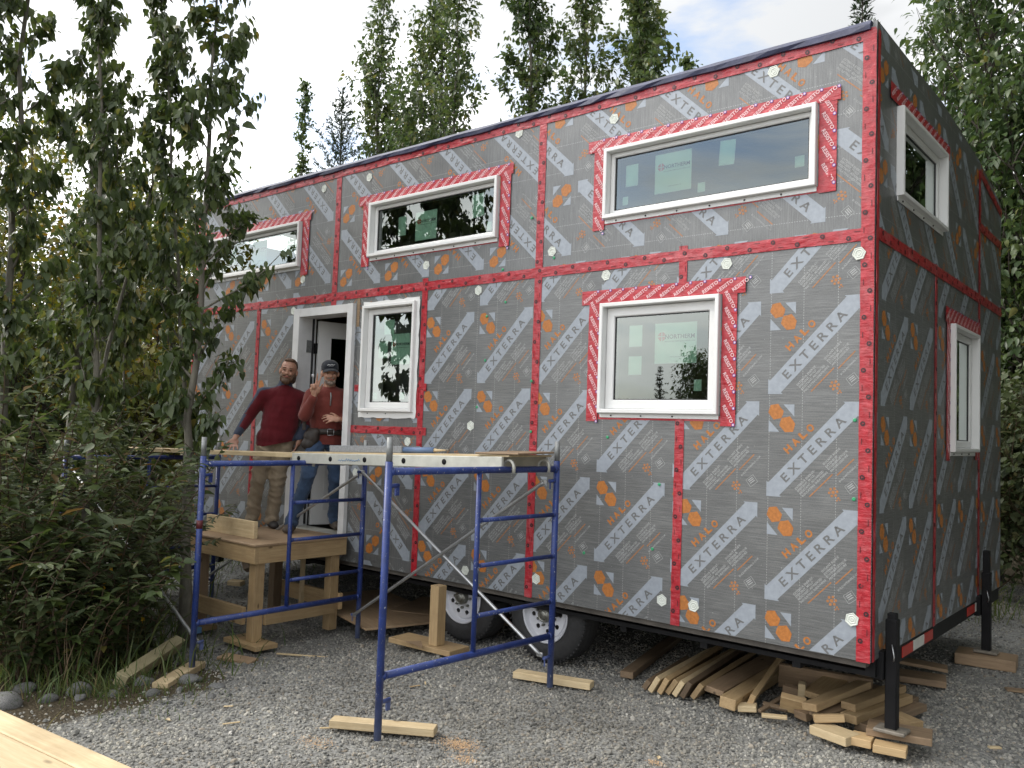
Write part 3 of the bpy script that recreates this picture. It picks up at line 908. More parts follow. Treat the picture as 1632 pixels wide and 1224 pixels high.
# ---- windows
def glass_mat():
    m, nt, b = material('window_glass')
    nt.nodes.remove(b)
    gl = N(nt, 'ShaderNodeBsdfGlossy', ins={'Color': (0.93, 1.0, 0.97, 1), 'Roughness': 0.004})
    tr = N(nt, 'ShaderNodeBsdfTransparent', ins={'Color': (0.62, 0.74, 0.68, 1)})
    fr = N(nt, 'ShaderNodeFresnel', ins={'IOR': 1.75})
    # double glazing: both panes reflect, so the reflectance is roughly twice that of one surface
    mr = N(nt, 'ShaderNodeMath', operation='MULTIPLY', ins={1: 2.0}); mr.use_clamp = True
    nt.links.new(fr.outputs[0], mr.inputs[0])
    mx = N(nt, 'ShaderNodeMixShader')
    nt.links.new(mr.outputs[0], mx.inputs[0]); nt.links.new(tr.outputs[0], mx.inputs[1]); nt.links.new(gl.outputs[0], mx.inputs[2])
    nt.links.new(mx.outputs[0], nt.nodes['Material Output'].inputs['Surface'])
    wv = noise(nt, 1.6, 2)
    bp = N(nt, 'ShaderNodeBump', ins={'Strength': 0.03, 'Distance': 0.02}); nt.links.new(wv.outputs['Fac'], bp.inputs['Height'])
    nt.links.new(bp.outputs[0], gl.inputs['Normal'])
    return m
M['glass'] = glass_mat()

def ring(mb, o, i, d0, d1, mp, mi=0, bev=0.004):
    """a rectangular frame between outer o and inner i (u0,u1,v0,v1), from depth d0 out to d1, front edge eased"""
    def rect(r, d): return [mp(r[0], r[2], d), mp(r[1], r[2], d), mp(r[1], r[3], d), mp(r[0], r[3], d)]
    ob = (o[0] + bev, o[1] - bev, o[2] + bev, o[3] - bev); ib = (i[0] - bev, i[1] + bev, i[2] - bev, i[3] + bev)
    loops = [rect(o, d0), rect(o, d1 - bev), rect(ob, d1), rect(ib, d1), rect(i, d1 - bev), rect(i, d0)]
    vs = [p for l in loops for p in l]; fs = []
    for a in range(5):
        for k in range(4):
            k2 = (k + 1) % 4
            fs.append((a*4+k, a*4+k2, (a+1)*4+k2, (a+1)*4+k))
    for k in range(4):
        k2 = (k + 1) % 4
        fs.append((20+k, 20+k2, k2, k))
    mb.add(vs, fs, mi)

def sticker(parent, mp, u, v, w, h, d, logo=False, tilt=0.0):
    mb = MB()
    def P(x, y, dd):
        c, s = math.cos(tilt), math.sin(tilt)
        return mp(u + x * c - y * s, v + x * s + y * c, dd)
    mb.poly([P(-w/2, -h/2, d), P(w/2, -h/2, d), P(w/2, h/2, d), P(-w/2, h/2, d)], 0)
    if logo:
        v2, f2, tw, th = text_mesh('NORTHERM', 1.0, .02, 2)
        v2 = v2 * np.array([w * .70 / tw, w * .095 / th])
        mb.add([P(x + w * .10, y + h * .16, d + .0008) for x, y in v2], f2, 1)
        c = (-w * .33, h * .17); r = w * .095
        for q in range(4):         # quartered round emblem
            pts = [c] + [(c[0] + r * math.cos(a), c[1] + r * math.sin(a)) for a in [math.pi / 2 * q + .12 + (math.pi / 2 - .24) * z / 5 for z in range(6)]]
            pts[0] = (c[0] + r * .12 * math.cos(math.pi/2*q + math.pi/4), c[1] + r * .12 * math.sin(math.pi/2*q + math.pi/4))
            mb.poly([P(x, y, d + .0006) for x, y in pts], 2)
        v2, f2, tw, th = text_mesh('INSULATED FIBERGLASS WINDOWS', 1.0, 0, 1)
        v2 = v2 * np.array([w * .72 / tw, w * .022 / th])
        mb.add([P(x + w * .10, y + h * .045, d + .0008) for x, y in v2], f2, 1)
        v2, f2, tw, th = text_mesh('WWW.NORTHERM.YK.CA', 1.0, 0, 1)
        v2 = v2 * np.array([w * .36 / tw, w * .02 / th])
        mb.add([P(x + w * .05, y - h * .34, d + .0008) for x, y in v2], f2, 1)
    return mb.build('sticker', [M['sticker'], M['sticker_ink'], M['sticker_red']], parent)

def window(o, mp, sash, proud=0.045, flange=0.030, stickers=(), seed=0, tapes=(), name_label=None):
    fw = 0.028
    i = (o[0] + fw, o[1] - fw, o[2] + fw, o[3] - fw)
    mb = MB()
    ring(mb, o, i, -0.095, proud, mp)
    fl = (o[0] + .004, o[1] - .004, o[2] - flange, o[3] - .01)
    ring(mb, fl, (i[0] - .01, i[1] + .01, i[2] - .01, i[3] + .01), 0.004, 0.0095, mp, 0, .001)
    for k in range(max(2, int((o[1] - o[0]) / .24))):      # flange screws along the bottom
        u = o[0] + .10 + k * .24
        if u < o[1] - .04:
            mb.box(mp(u, o[2] - flange * .55, .0105), (.009, .009, .009) , mi=1)
    win = mb.build('window', [M['pvc'], M['black_steel']], house)
    mb = MB()
    si = (i[0] + sash, i[1] - sash, i[2] + sash, i[3] - sash)
    ring(mb, (i[0] + .0015, i[1] - .0015, i[2] + .0015, i[3] - .0015), si, -0.085, -0.012, mp, 0, .006)
    sh = mb.build('sash', M['pvc'], win)
    gk = MB(); ring(gk, si, (si[0] + .007, si[1] - .007, si[2] + .007, si[3] - .007), -.04, -.024, mp, 0, .001)
    gk.build('gasket', M['black_rubber'], win)
    g = MB()
    g.poly([mp(si[0] - .004, si[2] - .004, -.030), mp(si[1] + .004, si[2] - .004, -.030), mp(si[1] + .004, si[3] + .004, -.030), mp(si[0] - .004, si[3] + .004, -.030)])
    g.build('glass', M['glass'], win)
    for s in stickers: sticker(win, mp, *s)
    for k, t in enumerate(tapes): flashing(*t[:5], mp, t[5], seed * 10 + k, win, t[6])
    return win

window(WB, fmap, .034, stickers=[(-1.66, 3.545, .10, .155, -.034), (-1.335, 3.515, .28, .275, -.034, True), (-.94, 3.575, .11, .165, -.034, False, -.06), (-.46, 3.43, .06, .07, -.034), (-1.12, 3.375, .055, .065, -.034), (-1.71, 3.37, .045, .06, -.034)],
       seed=1, tapes=[(-2.005, 3.792, -.195, 3.792, .085, .0105, .60), (-1.905, 3.80, -1.905, 3.17, .098, .0085, .50), (-.275, 3.80, -.275, 3.20, .105, .0085, .50), (-1.86, 3.225, -.33, 3.225, .034, .0025, .6)])
window(WM, fmap, .066, stickers=[(-1.595, 2.405, .105, .15, -.034), (-1.595, 2.20, .105, .13, -.034), (-1.285, 2.345, .315, .275, -.034, True), (-1.115, 2.06, .055, .075, -.034)],
       seed=2, tapes=[(-2.03, 2.690, -.775, 2.690, .100, .0105, .55), (-1.915, 2.66, -1.915, 1.815, .094, .0085, .50), (-.880, 2.68, -.880, 1.79, .100, .0085, .50), (-1.86, 1.842, -.94, 1.842, .034, .0025, .6)])
window(W2, fmap, .034, stickers=[(-4.02, 3.49, .10, .17, -.034), (-3.12, 3.545, .13, .19, -.034, False, .05), (-2.99, 3.36, .05, .07, -.034), (-3.72, 3.46, .26, .25, -.034, True)],
       seed=3, tapes=[(-4.56, 3.775, -2.72, 3.775, .085, .0105, .60), (-4.455, 3.785, -4.455, 3.165, .10, .0085, .50), (-2.795, 3.785, -2.795, 3.165, .105, .0085, .50), (-4.39, 3.220, -2.86, 3.220, .034, .0025, .6)])
window(W3, fmap, .034, stickers=[(-6.7, 3.5, .12, .17, -.034), (-6.2, 3.49, .26, .25, -.034, True)],
       seed=4, tapes=[(-7.25, 3.755, -5.28, 3.755, .09, .0105, .60), (-7.16, 3.765, -7.16, 3.19, .09, .0085, .50), (-5.362, 3.765, -5.362, 3.17, .11, .0085, .50)])
window(WN, fmap, .055, stickers=[(-4.13, 2.60, .13, .13, -.034), (-4.20, 2.40, .12, .15, -.034), (-3.975, 2.40, .24, .27, -.034, True), (-4.28, 1.99, .055, .06, -.034), (-3.93, 1.99, .055, .06, -.034)],
       seed=5, tapes=[])
# ragged white tape over the narrow window's flange
rt = MB(); r5 = random.Random(8)
def ragged(mb, a, b, width, d):
    n_ = max(6, int((Vector(b) - Vector(a)).length / .05)); t = (Vector(b) - Vector(a)).normalized(); nn = Vector((-t.y, t.x))
    vs, fs = [], []
    for k in range(n_ + 1):
        p = Vector(a).lerp(Vector(b), k / n_)
        for e in (-.5, .5):
            q = p + nn * (e * width + r5.uniform(-.006, .006)); vs.append(fmap(q.x, q.y, d))
    for k in range(n_): fs.append((2*k, 2*k+1, 2*k+3, 2*k+2))
    mb.add(vs, fs)
ragged(rt, (-4.44, 2.808), (-3.71, 2.808), .05, .0115); ragged(rt, (-3.728, 2.81), (-3.728, 1.80), .045, .0125); ragged(rt, (-4.45, 1.822), (-3.72, 1.822), .05, .0115)
rt.build('ragged_white_flange_tape', M['pvc'], house)
MB().span((-4.538, -.005, 2.62), (-4.500, -.0018, 2.88)).build('bare_wood_strip', M['lumber_old'], house)
tape_strip(-3.70, 2.03, -3.70, 1.80, .03, fmap, .0060, False, 77).build('seam_tape', TM_, house)

window(WS1, smap, .05, seed=6, tapes=[(.24, 3.845, 1.68, 3.845, .10, .0105, .6), (1.56, 3.85, 1.56, 3.55, .08, .0085, .50)])
window(WS2, smap, .055, seed=7, tapes=[(1.58, 2.665, 2.72, 2.665, .11, .0105, .6), (1.69, 2.68, 1.69, 1.62, .10, .0085, .50), (2.61, 2.68, 2.61, 1.62, .08, .0085, .50)])

# ---- doorway
dr = MB()
DO = (-5.445, -4.555, 0.690, 2.835); DI = (-5.355, -4.630, 0.735, 2.755)
dr.span((DO[0], -.040, DO[2]), (DI[0], .0, DO[3])); dr.span((DI[1], -.040, DO[2]), (DO[1], .0, DO[3]))
dr.span((DI[0] + .0005, -.038, DI[3]), (DI[1] - .0005, .0, DO[3] - .002))
dr.span((DI[0] - .022, .0005, DO[2]), (DI[0], .165, DI[3] + .02)); dr.span((DI[1], .0005, DO[2]), (DI[1] + .022, .165, DI[3] + .02))
dr.span((DI[0] + .0005, .0005, DI[3]), (DI[1] - .0005, .165, DI[3] + .02))
door = dr.build('door_frame', M['primed'], house)
sl = MB(); sl.span((DI[0] + .001, -.055, .690), (DI[1] - .001, .16, .733)); sl.build('threshold', M['alu'], door)
MB().span((DI[0] + .004, .165, .52), (DI[1] - .004, .19, .7)).build('sill_board', M['dark_floor'], door)
# white leaf swung inward on the left jamb
ld = empty('door_leaf'); ld.parent = house; ld.matrix_parent_inverse = wmat(house).inverted()
ld.location = (-5.335, .17, 0.745); ld.rotation_euler = (0, 0, math.radians(72))
lf = MB()
lw, lh, lt = .70, 1.99, .044
hole = (.13, lw - .13, .95, lh - .16)
for (a, b, c, d) in slab([0, hole[0], hole[1], lw], [0, hole[2], hole[3], lh], [hole]):
    lf.span((a, -lt, c), (b, 0, d))
leaf = link('leaf_panel', bpy.data.meshes.new('leaf_panel'), [M['pvc']], ld, keep=False)
leaf.data.from_pydata([tuple(v) for v in lf.v], [], lf.f)
for nm, mbx, mt in (('leaf_glass', MB().span((hole[0], -.026, hole[2]), (hole[1], -.020, hole[3])), 'glass'),
                    *[('hinge', MB().box((-.012, .002, hz_), (.03, .05, .10)), 'black_steel') for hz_ in (.30, 1.0, 1.72)],
                    ('kick_panel', MB().span((.12, -.050, .14), (lw - .12, -.0445, .78)), 'primed')):
    o = mbx.build(nm, M[mt]); o.parent = ld
# dark weatherstrip and the hinge seen on the jamb
js = MB(); js.span((DI[0], .120, .75), (DI[0] + .016, .135, DI[3])); js.build('weatherstrip', M['black_rubber'], door)
for z in (1.02, 1.80, 2.42): MB().span((DI[0] + .0005, .060, z), (DI[0] + .006, .118, z + .12)).build('hinge_plate', M['grey_pin'], door)

# ---- insulation washers, green screws
def washer_mesh():
    mb = MB(); R0 = .040
    def hexa(r, h): return [(r * math.cos(math.pi/3*k), r * math.sin(math.pi/3*k), h) for k in range(6)]
    prof = [(R0, 0), (R0, .0035), (.035, .0045), (.031, .0025), (.027, .0025), (.024, .0045), (.020, .0045), (.017, .002), (.013, .002), (.010, .0045), (.006, .004)]
    loops = [hexa(r, h) for r, h in prof]; vs = [p for l in loops for p in l]; fs = []
    for i in range(len(prof) - 1):
        for k in range(6): fs.append((i*6+k, i*6+(k+1) % 6, (i+1)*6+(k+1) % 6, (i+1)*6+k))
    fs.append([(len(prof)-1)*6 + k for k in range(6)])
    me = bpy.data.meshes.new('washer'); me.from_pydata(vs, [], fs); me.update()
    return me
wme = washer_mesh(); wme.materials.append(M['washer'])
for i, (x, z) in enumerate([(-1.83, 2.845), (-.91, 2.835), (-.62, 4.02), (-1.80, 3.97), (-2.32, 3.07), (-2.68, 4.045), (-5.11, 3.99), (-4.45, 3.99), (-3.66, 3.10), (-3.05, 2.835), (-5.38, 3.13), (-5.51, 2.83), (-3.08, 1.75), (-3.80, 1.60), (-3.74, 1.97), (-3.08, .61), (-2.37, .64), (-1.32, .645), (-1.09, .645), (-.10, .725), (-.085, 2.81), (-4.46, 1.30), (-4.47, 3.49)]):
    o = link('fastening_washer', wme, None, house)
    o.location = (x, -.0012, z) if not (x > -.2) else (x, -.010, z)
    o.rotation_euler = (math.pi / 2, random.Random(i).uniform(0, 1), 0)
    o.matrix_parent_inverse = wmat(house).inverted()
gme2 = MB().lathe([(.011, 0), (.011, .003), (.007, .005), (.0001, .005)], 10)
gm = bpy.data.meshes.new('green_screw'); gm.from_pydata([tuple(v) for v in gme2.v], [], gme2.f); gm.materials.append(M['green'])
for i, (x, z) in enumerate([(-1.78, 1.70), (-1.36, 1.40), (-2.47, 2.10), (-2.46, 1.72), (-3.02, 1.90), (-2.95, 2.27), (-2.80, 2.98), (-2.76, 2.72), (-2.30, 3.02), (-2.52, 3.35), (-1.40, .97), (-.10, 1.85), (-.10, 1.40), (-2.95, 2.62), (-1.95, .88)]):
    o = link('screw_head', gm, None, house); o.location = (x, -.002 if min(abs(x + 2.44), abs(x)) > .09 else -.0085, z); o.rotation_euler = (math.pi / 2, 0, 0)
    o.matrix_parent_inverse = wmat(house).inverted()

# ---- trailer: beams, axles, wheels, jacks, rear bumper
tb = MB()
for y in (.50, 3.1): tb.span((-8.6, y, .33), (-.12, y + .09, .428))
for x in np.arange(-7.2, -.2, .61): tb.span((x, .12, .36), (x + .05, W - .1, .426))
tb.span((-L, .10, .40), (-.06, .16, .428))
tb.build('trailer_frame', M['black_steel'], house)
bp = MB(); bp.span((-.06, .10, .40), (-.004, W - .05, .497)); bumper = bp.build('rear_bumper', M['black_steel'], house)
for i, (y0, y1, c) in enumerate([(.62, .86, 'refl_red'), (.86, 1.12, 'refl_white'), (1.12, 1.34, 'refl_red'), (2.36, 2.62, 'refl_red'), (2.62, 2.88, 'refl_white'), (2.88, 3.10, 'refl_red')]):
    MB().span((-.006, y0 + .002, .418), (.0, y1 - .002, .482)).build('reflective_strip', M[c], bumper)
MB().span((-.03, .36, .36), (.028, .43, .47)).build('tail_lamp', M['refl_red'], bumper)
MB().span((.02, .37, .425), (.034, .42, .438)).build('lamp_clip', M['galv'], bumper)
def rim_disc(mb, y, mi=0):
    """wheel centre with eight real round holes, filled between loops"""
    bm = bmesh.new()
    def loop(cx_, cz_, r, n):
        vs = [bm.verts.new((cx_ + r * math.cos(2*math.pi*k/n), y, cz_ + r * math.sin(2*math.pi*k/n))) for k in range(n)]
        return [bm.edges.new((vs[k], vs[(k+1) % n])) for k in range(n)]
    es = loop(0, 0, .168, 40) + loop(0, 0, .052, 20)
    for k in range(8):
        a = 2 * math.pi * (k + .5) / 8
        es += loop(.125 * math.cos(a), .125 * math.sin(a), .0185, 10)
    bmesh.ops.triangle_fill(bm, use_beauty=True, use_dissolve=False, edges=es)
    bm.verts.index_update()
    mb.add([v.co.copy() for v in bm.verts], [[v.index for v in f.verts] for f in bm.faces], mi); bm.free()
MY = Matrix.Rotation(math.pi / 2, 4, 'X')     # lathe axis z -> -y (outward on the front side)
def wheel(x, y, flip=False):
    w = empty('wheel'); w.parent = house; w.matrix_parent_inverse = wmat(house).inverted()
    w.location = (x, y, .352); w.rotation_euler = (0, random.Random(x).uniform(0, 1), math.pi if flip else 0)
    t = MB()
    pr = [(.205, -.02), (.215, .004), (.262, .012), (.318, .004), (.345, -.014), (.356, -.035)]
    full = pr + [(.356, -.19)] + [(r, -.225 - h) for r, h in reversed(pr)]
    t.lathe(full, 48, MY)
    for gr_ in (-.07, -.112, -.154): t.lathe([(.357, gr_ + .006), (.3485, gr_), (.357, gr_ - .006)], 48, MY)
    for k in range(60):
        a = 2 * math.pi * k / 60
        R_ = Matrix.Rotation(-a, 3, 'Y')
        t.box(R_ @ Vector((.350, .03, 0)), (.016, .05, .012), R_)
    o = t.build('tyre', M['tyre']); o.parent = w
    t = MB()
    t.lathe([(.208, .0), (.212, .008), (.204, .012), (.196, .004), (.190, -.03), (.176, -.036), (.168, -.020)], 40, MY)
    t.lathe([(.206, 0), (.196, -.20)], 40, MY)
    rim_disc(t, .020)
    o = t.build('rim', M['white_rim']); o.parent = w
    t = MB()
    t.lathe([(.056, -.03), (.056, .022), (.050, .030), (.044, .030), (.040, .020), (.034, .036), (.028, .040), (.0005, .040)], 20, MY)
    for k in range(8):
        a = 2 * math.pi * k / 8
        t.lathe([(.011, -.02), (.011, .000), (.006, .008), (.0004, .008)], 6, Matrix.Translation((.083 * math.cos(a), 0, .083 * math.sin(a))) @ MY)
    o = t.build('hub', M['hub']); o.parent = w
for x in (-2.40, -3.26):
    wheel(x, .165); wheel(x, W - .20, True)
ax = MB()
for x in (-2.40, -3.26): ax.tube((x, .35, .352), (x, W - .4, .352), .038)
ax.build('axle', M['black_steel'], house)
def jack(x, y, top, seed=0):
    j = MB()
    j.bbox((x, y, .42), (.064, .064, .70 - .085), bev=.006)                 # sleeve
    j.bbox((x, y, (top + .60) / 2), (.048, .048, top - .60), bev=.005)      # inner post
    j.bbox((x - .06, y, .46), (.05, .10, .16), bev=.006)                     # bracket on the bumper
    jk = j.build('corner_jack', M['black_steel'], house)
    MB().bbox((x, y, .106), (.17, .13, .022), bev=.006).build('foot_plate', M['rust_steel'], jk)
    MB().path([(x + .02, y - .05, .50), (x + .03, y - .075, .53), (x + .02, y - .06, .56), (x + .01, y - .045, .59)], .004, 6).build('lock_pin', M['galv'], jk)
jack(.062, .19, .76); jack(.062, 2.72, .90)
j = MB(); j.bbox((-7.6, .62, .36), (.08, .08, .60), bev=.006); j.build('corner_jack', M['black_steel'], house)
# ------------------------------------------------------------------ scaffold
def blue_mat():
    m, nt, b = material('blue_scaffold_paint')
    n = noise(nt, 11, 6, 0.65); n2 = noise(nt, 70, 3, 0.7)
    c = ramp(nt, n.outputs['Fac'], [(0.3, (0.010, 0.024, 0.115)), (0.62, (0.018, 0.042, 0.19)), (0.75, (0.055, 0.09, 0.26))])
    chips = ramp(nt, n2.outputs['Fac'], [(0.63, (0, 0, 0)), (0.68, (1, 1, 1))])
    c = mixc(nt, chips, c, (0.19, 0.20, 0.25))
    n3 = noise(nt, 24, 4, 0.7); c = mixc(nt, ramp(nt, n3.outputs['Fac'], [(0.66, (0, 0, 0)), (0.70, (.8, .8, .8))]), c, (0.085, 0.045, 0.03))
    n4 = noise(nt, 33, 2, 0.5, N(nt, 'ShaderNodeNewGeometry').outputs['Position']); c = mixc(nt, ramp(nt, n4.outputs['Fac'], [(0.71, (0, 0, 0)), (0.73, (.9, .9, .9))]), c, (0.42, 0.43, 0.44))
    # paint rubbed off and dusty at the feet (height above the ground, a real wear mark)
    tc = N(nt, 'ShaderNodeTexCoord'); sp = N(nt, 'ShaderNodeSeparateXYZ'); nt.links.new(tc.outputs['Object'], sp.inputs[0])
    mr = N(nt, 'ShaderNodeMapRange', ins={'From Min': 0.30, 'From Max': 0.02, 'To Min': 0.0, 'To Max': 0.7}); nt.links.new(sp.outputs[2], mr.inputs['Value'])
    ml = N(nt, 'ShaderNodeMath', operation='MULTIPLY'); nt.links.new(mr.outputs['Result'], ml.inputs[0]); nt.links.new(n.outputs['Fac'], ml.inputs[1])
    c = mixc(nt, ml.outputs[0], c, (0.26, 0.30, 0.38))
    nt.links.new(c, b.inputs['Base Color'])
    b.inputs['Roughness'].default_value = 0.42
    bump(nt, b, n2.outputs['Fac'], 0.2, 0.003)
    return m
M['blue'] = blue_mat()

scaf = empty('scaffold', (-3.05, -1.0, 0))
tag(scaf, 'blue tubular scaffold with ladder ends standing before the doorway', 'scaffold')
def end_frame(P, Q, zP, zQ, ztop, zbar, inner, rungs, lean=(0, 0)):
    """P: outer post foot, Q: house-side post foot"""
    P, Q = Vector(P), Vector(Q); d = (Q - P).normalized()
    mb = MB(); R = .0215
    def at(base, z): return Vector((base.x + lean[0] * z, base.y + lean[1] * z, z))
    for b, z0 in ((P, zP), (Q, zQ)):
        mb.tube(at(b, z0), at(b, ztop - .135), R, n=14)
    mb.tube(at(P, ztop - .19), at(Q, ztop - .19), R, n=14)
    mb.tube(at(P, zbar), at(Q, zbar), R, n=14)
    I = P + d * inner
    mb.tube(at(I, zbar), at(I, ztop - .19), .0165, n=12)
    for z in rungs: mb.tube(at(I, z), at(Q, z), .0145, n=10)
    for z in rungs:                            # weld beads round the rung ends
        for q_, s_ in ((I, 1), (Q, -1)): mb.tube(at(q_, z) + d * (s_ * .014), at(q_, z) + d * (s_ * .030), .019, .0155, n=10)
    for q_, s_ in ((P, 1), (Q, -1)):
        for z in (zbar, ztop - .19): mb.tube(at(q_, z) + d * (s_ * .018), at(q_, z) + d * (s_ * .034), .027, .0225, n=12)
    # toggle stubs
    for b, s in ((P, 1), (Q, -1)):
        for z in (zbar - .14, ztop - .27):
            a = at(b, z); mb.tube(a, a + d * (s * .075), .012, n=8)
            mb.span(a + d * (s * .058) + Vector((-.006, -.006, -.055)), a + d * (s * .072) + Vector((.006, .006, .012)))
    fr = mb.build('end_frame', M['blue'], scaf)
    pin = MB()
    for b in (P, Q): pin.tube(at(b, ztop - .135), at(b, ztop), .0185, n=12)
    pin.build('coupling_pin', M['grey_pin'], fr)
    return fr
end_frame((-2.06, -1.77, 0), (-1.99, -.30, 0), .003, .003, 1.66, .345, .72, [1.16, .88, .575])
end_frame((-4.08, -1.72, 0), (-4.08, -.22, 0), -.02, -.06, 1.60, .285, .77, [1.10, .81, .50])
end_frame((-6.35, -1.72, 0), (-6.35, -.22, 0), -.09, -.09, 1.54, .26, .77, [1.06, .78, .47])
def brace(a, b, r=.0125):
    a, b = Vector(a), Vector(b); mb = MB(); t = (b - a).normalized()
    mb.path([a, a + t * .04, a + t * .09, b - t * .09, b - t * .04, b], [r * 1.1, r * 1.1, r, r, r * 1.1, r * 1.1], 10)
    mb.bbox(a, (.05, .014, .03), bev=.004); mb.bbox(b, (.05, .014, .03), bev=.004)
    return mb.build('cross_brace', M['galv'], scaf)
brace((-4.06, -.262, 1.33), (-2.05, -.345, .215)); brace((-4.06, -.285, .145), (-2.05, -.36, 1.38))
brace((-6.33, -1.68, 1.27), (-4.10, -1.68, .15)); brace((-6.33, -.30, .15), (-4.10, -.26, 1.31))
mb = MB(); mb.tube((-4.08 , -1.72, .95), (-4.08, -1.72, 1.01), .0222, n=14); mb.build('red_paint_band', simple('dull_red_paint', (.10, .012, .016), .5), scaf)

# platform plank with aluminium rails hooked over both frames
pl = empty('scaffold_plank', (-3.05, -.6, 1.45))
tag(pl, 'aluminium railed plank bridging the two blue frames by the house', 'plank')
def pz(x): return 1.500 + (x + 2.03) * (0.066 / 2.05)
A, B = -4.30, -1.975
ang_pl = math.atan2(pz(B) - pz(A), B - A); RP = Matrix.Rotation(-ang_pl, 3, 'Y')
cxm, czm = (A + B) / 2, (pz(A) + pz(B)) / 2
for y in (-.83, -.36):
    mb = MB(); mb.bbox((cxm, y, czm + .012), (B - A - .10, .026, .082), RP, .004)
    for k, u in enumerate((-1.02, -.62, -.22, .2, .6)):
        mb.lathe([(.020, 0), (.020, .002), (.011, .003), (.0005, .003)], 14, Matrix.Translation((cxm + u, y - .0135, czm + u * math.tan(ang_pl) + .012)) @ MY, 1)
    mb.build('side_rail', [M['alu'], M['black_steel']], pl)
MB().bbox((cxm, -.595, czm + .058), (B - A - .02, .452, .013), RP, .002).build('plywood_deck', M['lumber_pale'], pl)
for x in (-2.02, -4.09):
    for y in (-.78, -.41):
        hk = MB(); z = pz(x)
        arc = [(x + .045 * math.cos(a), y, z - .012 + .045 * math.sin(a)) for a in [math.pi * k / 8 for k in range(9)]]
        hk.path([(x - .05, y, z - .05)] + arc[::-1] + [(x + .045, y, z - .05)], .012, 8)
        hk.build('hook', M['alu'], pl)
# handwriting in faded blue on the rail (illegible strokes)
sc = MB(); r6 = random.Random(4)
for k in range(9):
    x = -3.66 + k * .028
    sc.path([(x, -.8445, pz(x) + .0), (x + .012, -.8445, pz(x) + .02 * r6.uniform(.3, 1)), (x + .026, -.8445, pz(x) + .004 * r6.uniform(-1, 1))], .0024, 4)
M['ink_blue'] = simple('faded_blue_ink', (0.12, 0.25, 0.45), 0.7)
sc.build('blue_scribble', M['ink_blue'], pl)

def wood_piece(name, label, cat, c, dims, rot=(0, 0, 0), mat='lumber', group=None, bev=.003):
    """a sawn piece, its length along local X"""
    mb = MB(); mb.bbox((0, 0, 0), dims, bev=bev)
    o = mb.build(name, M[mat]); o.location = c; o.rotation_euler = rot
    tag(o, label, cat, group)
    return o
def board_to(name, label, a, b, w, t, roll=0.0, mat='lumber', group=None, cat='lumber', bev=.003):
    """a board from end a to end b (centre line), width w, thickness t, rolled about its length"""
    a, b = Vector(a), Vector(b); d = b - a
    X = d.normalized(); Z = (Vector((0, 0, 1)) - X * X.z).normalized(); Y = Z.cross(X)
    R = Matrix((X, Y, Z)).transposed() @ Matrix.Rotation(roll, 3, 'X')
    mb = MB(); mb.bbox((0, 0, 0), (d.length, w, t), bev=bev)
    o = mb.build(name, M[mat]); o.location = (a + b) / 2; o.rotation_euler = R.to_euler()
    if label: tag(o, label, cat, group)
    return o

board_to('wooden_plank', 'long yellow plank lying across the left scaffold frame under the man\'s hand', (-8.3, -.66, 1.372), (-4.22, -.66, 1.462), .235, .038, 0, 'lumber_pale', None, 'plank')
wood_piece('insulation_offcut', 'ragged grey strip of insulation board lying on the scaffold plank', 'insulation offcut', (-3.47, -.66, pz(-3.47) + .092), (.80, .20, .050), (0, -ang_pl, .03), 'lumber')
off = bpy.context.scene.objects['insulation_offcut']
M['foam'] = simple('grey_foam_edge', (0.24, 0.25, 0.26), 0.9, 0, .2, 60, .6, 120)
off.data.materials.clear(); off.data.materials.append(M['foam'])
cg = empty('caulking_tube', (-2.92, -.70, pz(-2.92) + .088)); cg.rotation_euler = (0, -ang_pl, .12)
tag(cg, 'slim blue caulking tube with a pale nozzle beside the grey offcut', 'caulking tube')
def child(mbx, name, mat, par):
    o = mbx.build(name, M[mat]); o.parent = par; return o
M['tube_blue'] = simple('slate_blue_plastic', (0.10, 0.16, 0.28), 0.4)
child(MB().tube((-.16, 0, 0), (.13, 0, 0), .022, n=14), 'tube_body', 'tube_blue', cg)
child(MB().path([(.13, 0, 0), (.15, 0, 0), (.24, 0, .002)], [.016, .010, .004], 10), 'nozzle', 'lumber_pale', cg)
child(MB().tube((.235, 0, .002), (.26, 0, .002), .010, n=10), 'nozzle_cap', 'rust_steel', cg)
wood_piece('plywood_scrap', 'thin curled brown plywood scrap on the right end of the scaffold plank', 'plywood scrap', (-2.10, -.62, pz(-2.1) + .078), (.34, .44, .012), (.02, -.02, .1), 'lumber_old')

# ------------------------------------------------------------------ wooden landing in front of the door
ld2 = empty('wooden_landing', (-4.95, -.55, -.08))
tag(ld2, 'rough pine landing on four legs below the open doorway', 'landing')
X0, X1, Y0, Y1, ZL = -5.46, -4.46, -1.0, -.065, .735
def part_box(name, lo, hi, mat, par, axis_=0):
    """a piece whose grain (local X) runs along the given axis"""
    c = [(lo[i] + hi[i]) / 2 for i in range(3)]; d = [hi[i] - lo[i] for i in range(3)]
    order = {0: (0, 1, 2), 1: (1, 0, 2), 2: (2, 1, 0)}[axis_]
    R = {0: Matrix.Identity(3), 1: Matrix.Rotation(math.pi/2, 3, 'Z'), 2: Matrix.Rotation(-math.pi/2, 3, 'Y')}[axis_]
    mb = MB(); mb.bbox((0, 0, 0), [d[k] for k in order], bev=.003)
    me = bpy.data.meshes.new(name); me.from_pydata([tuple(v) for v in mb.v], [], mb.f); me.update()
    o = bpy.data.objects.new(name, me); COL.objects.link(o); me.materials.append(M[mat])
    o.location = c; o.rotation_euler = R.to_euler()
    if par is not None:
        o.parent = par; o.matrix_parent_inverse = wmat(par).inverted()
    return o
part_box('deck_sheet', (X0 - .01, Y0 - .01, ZL - .018), (X1 + .01, Y1, ZL), 'plywood', ld2)
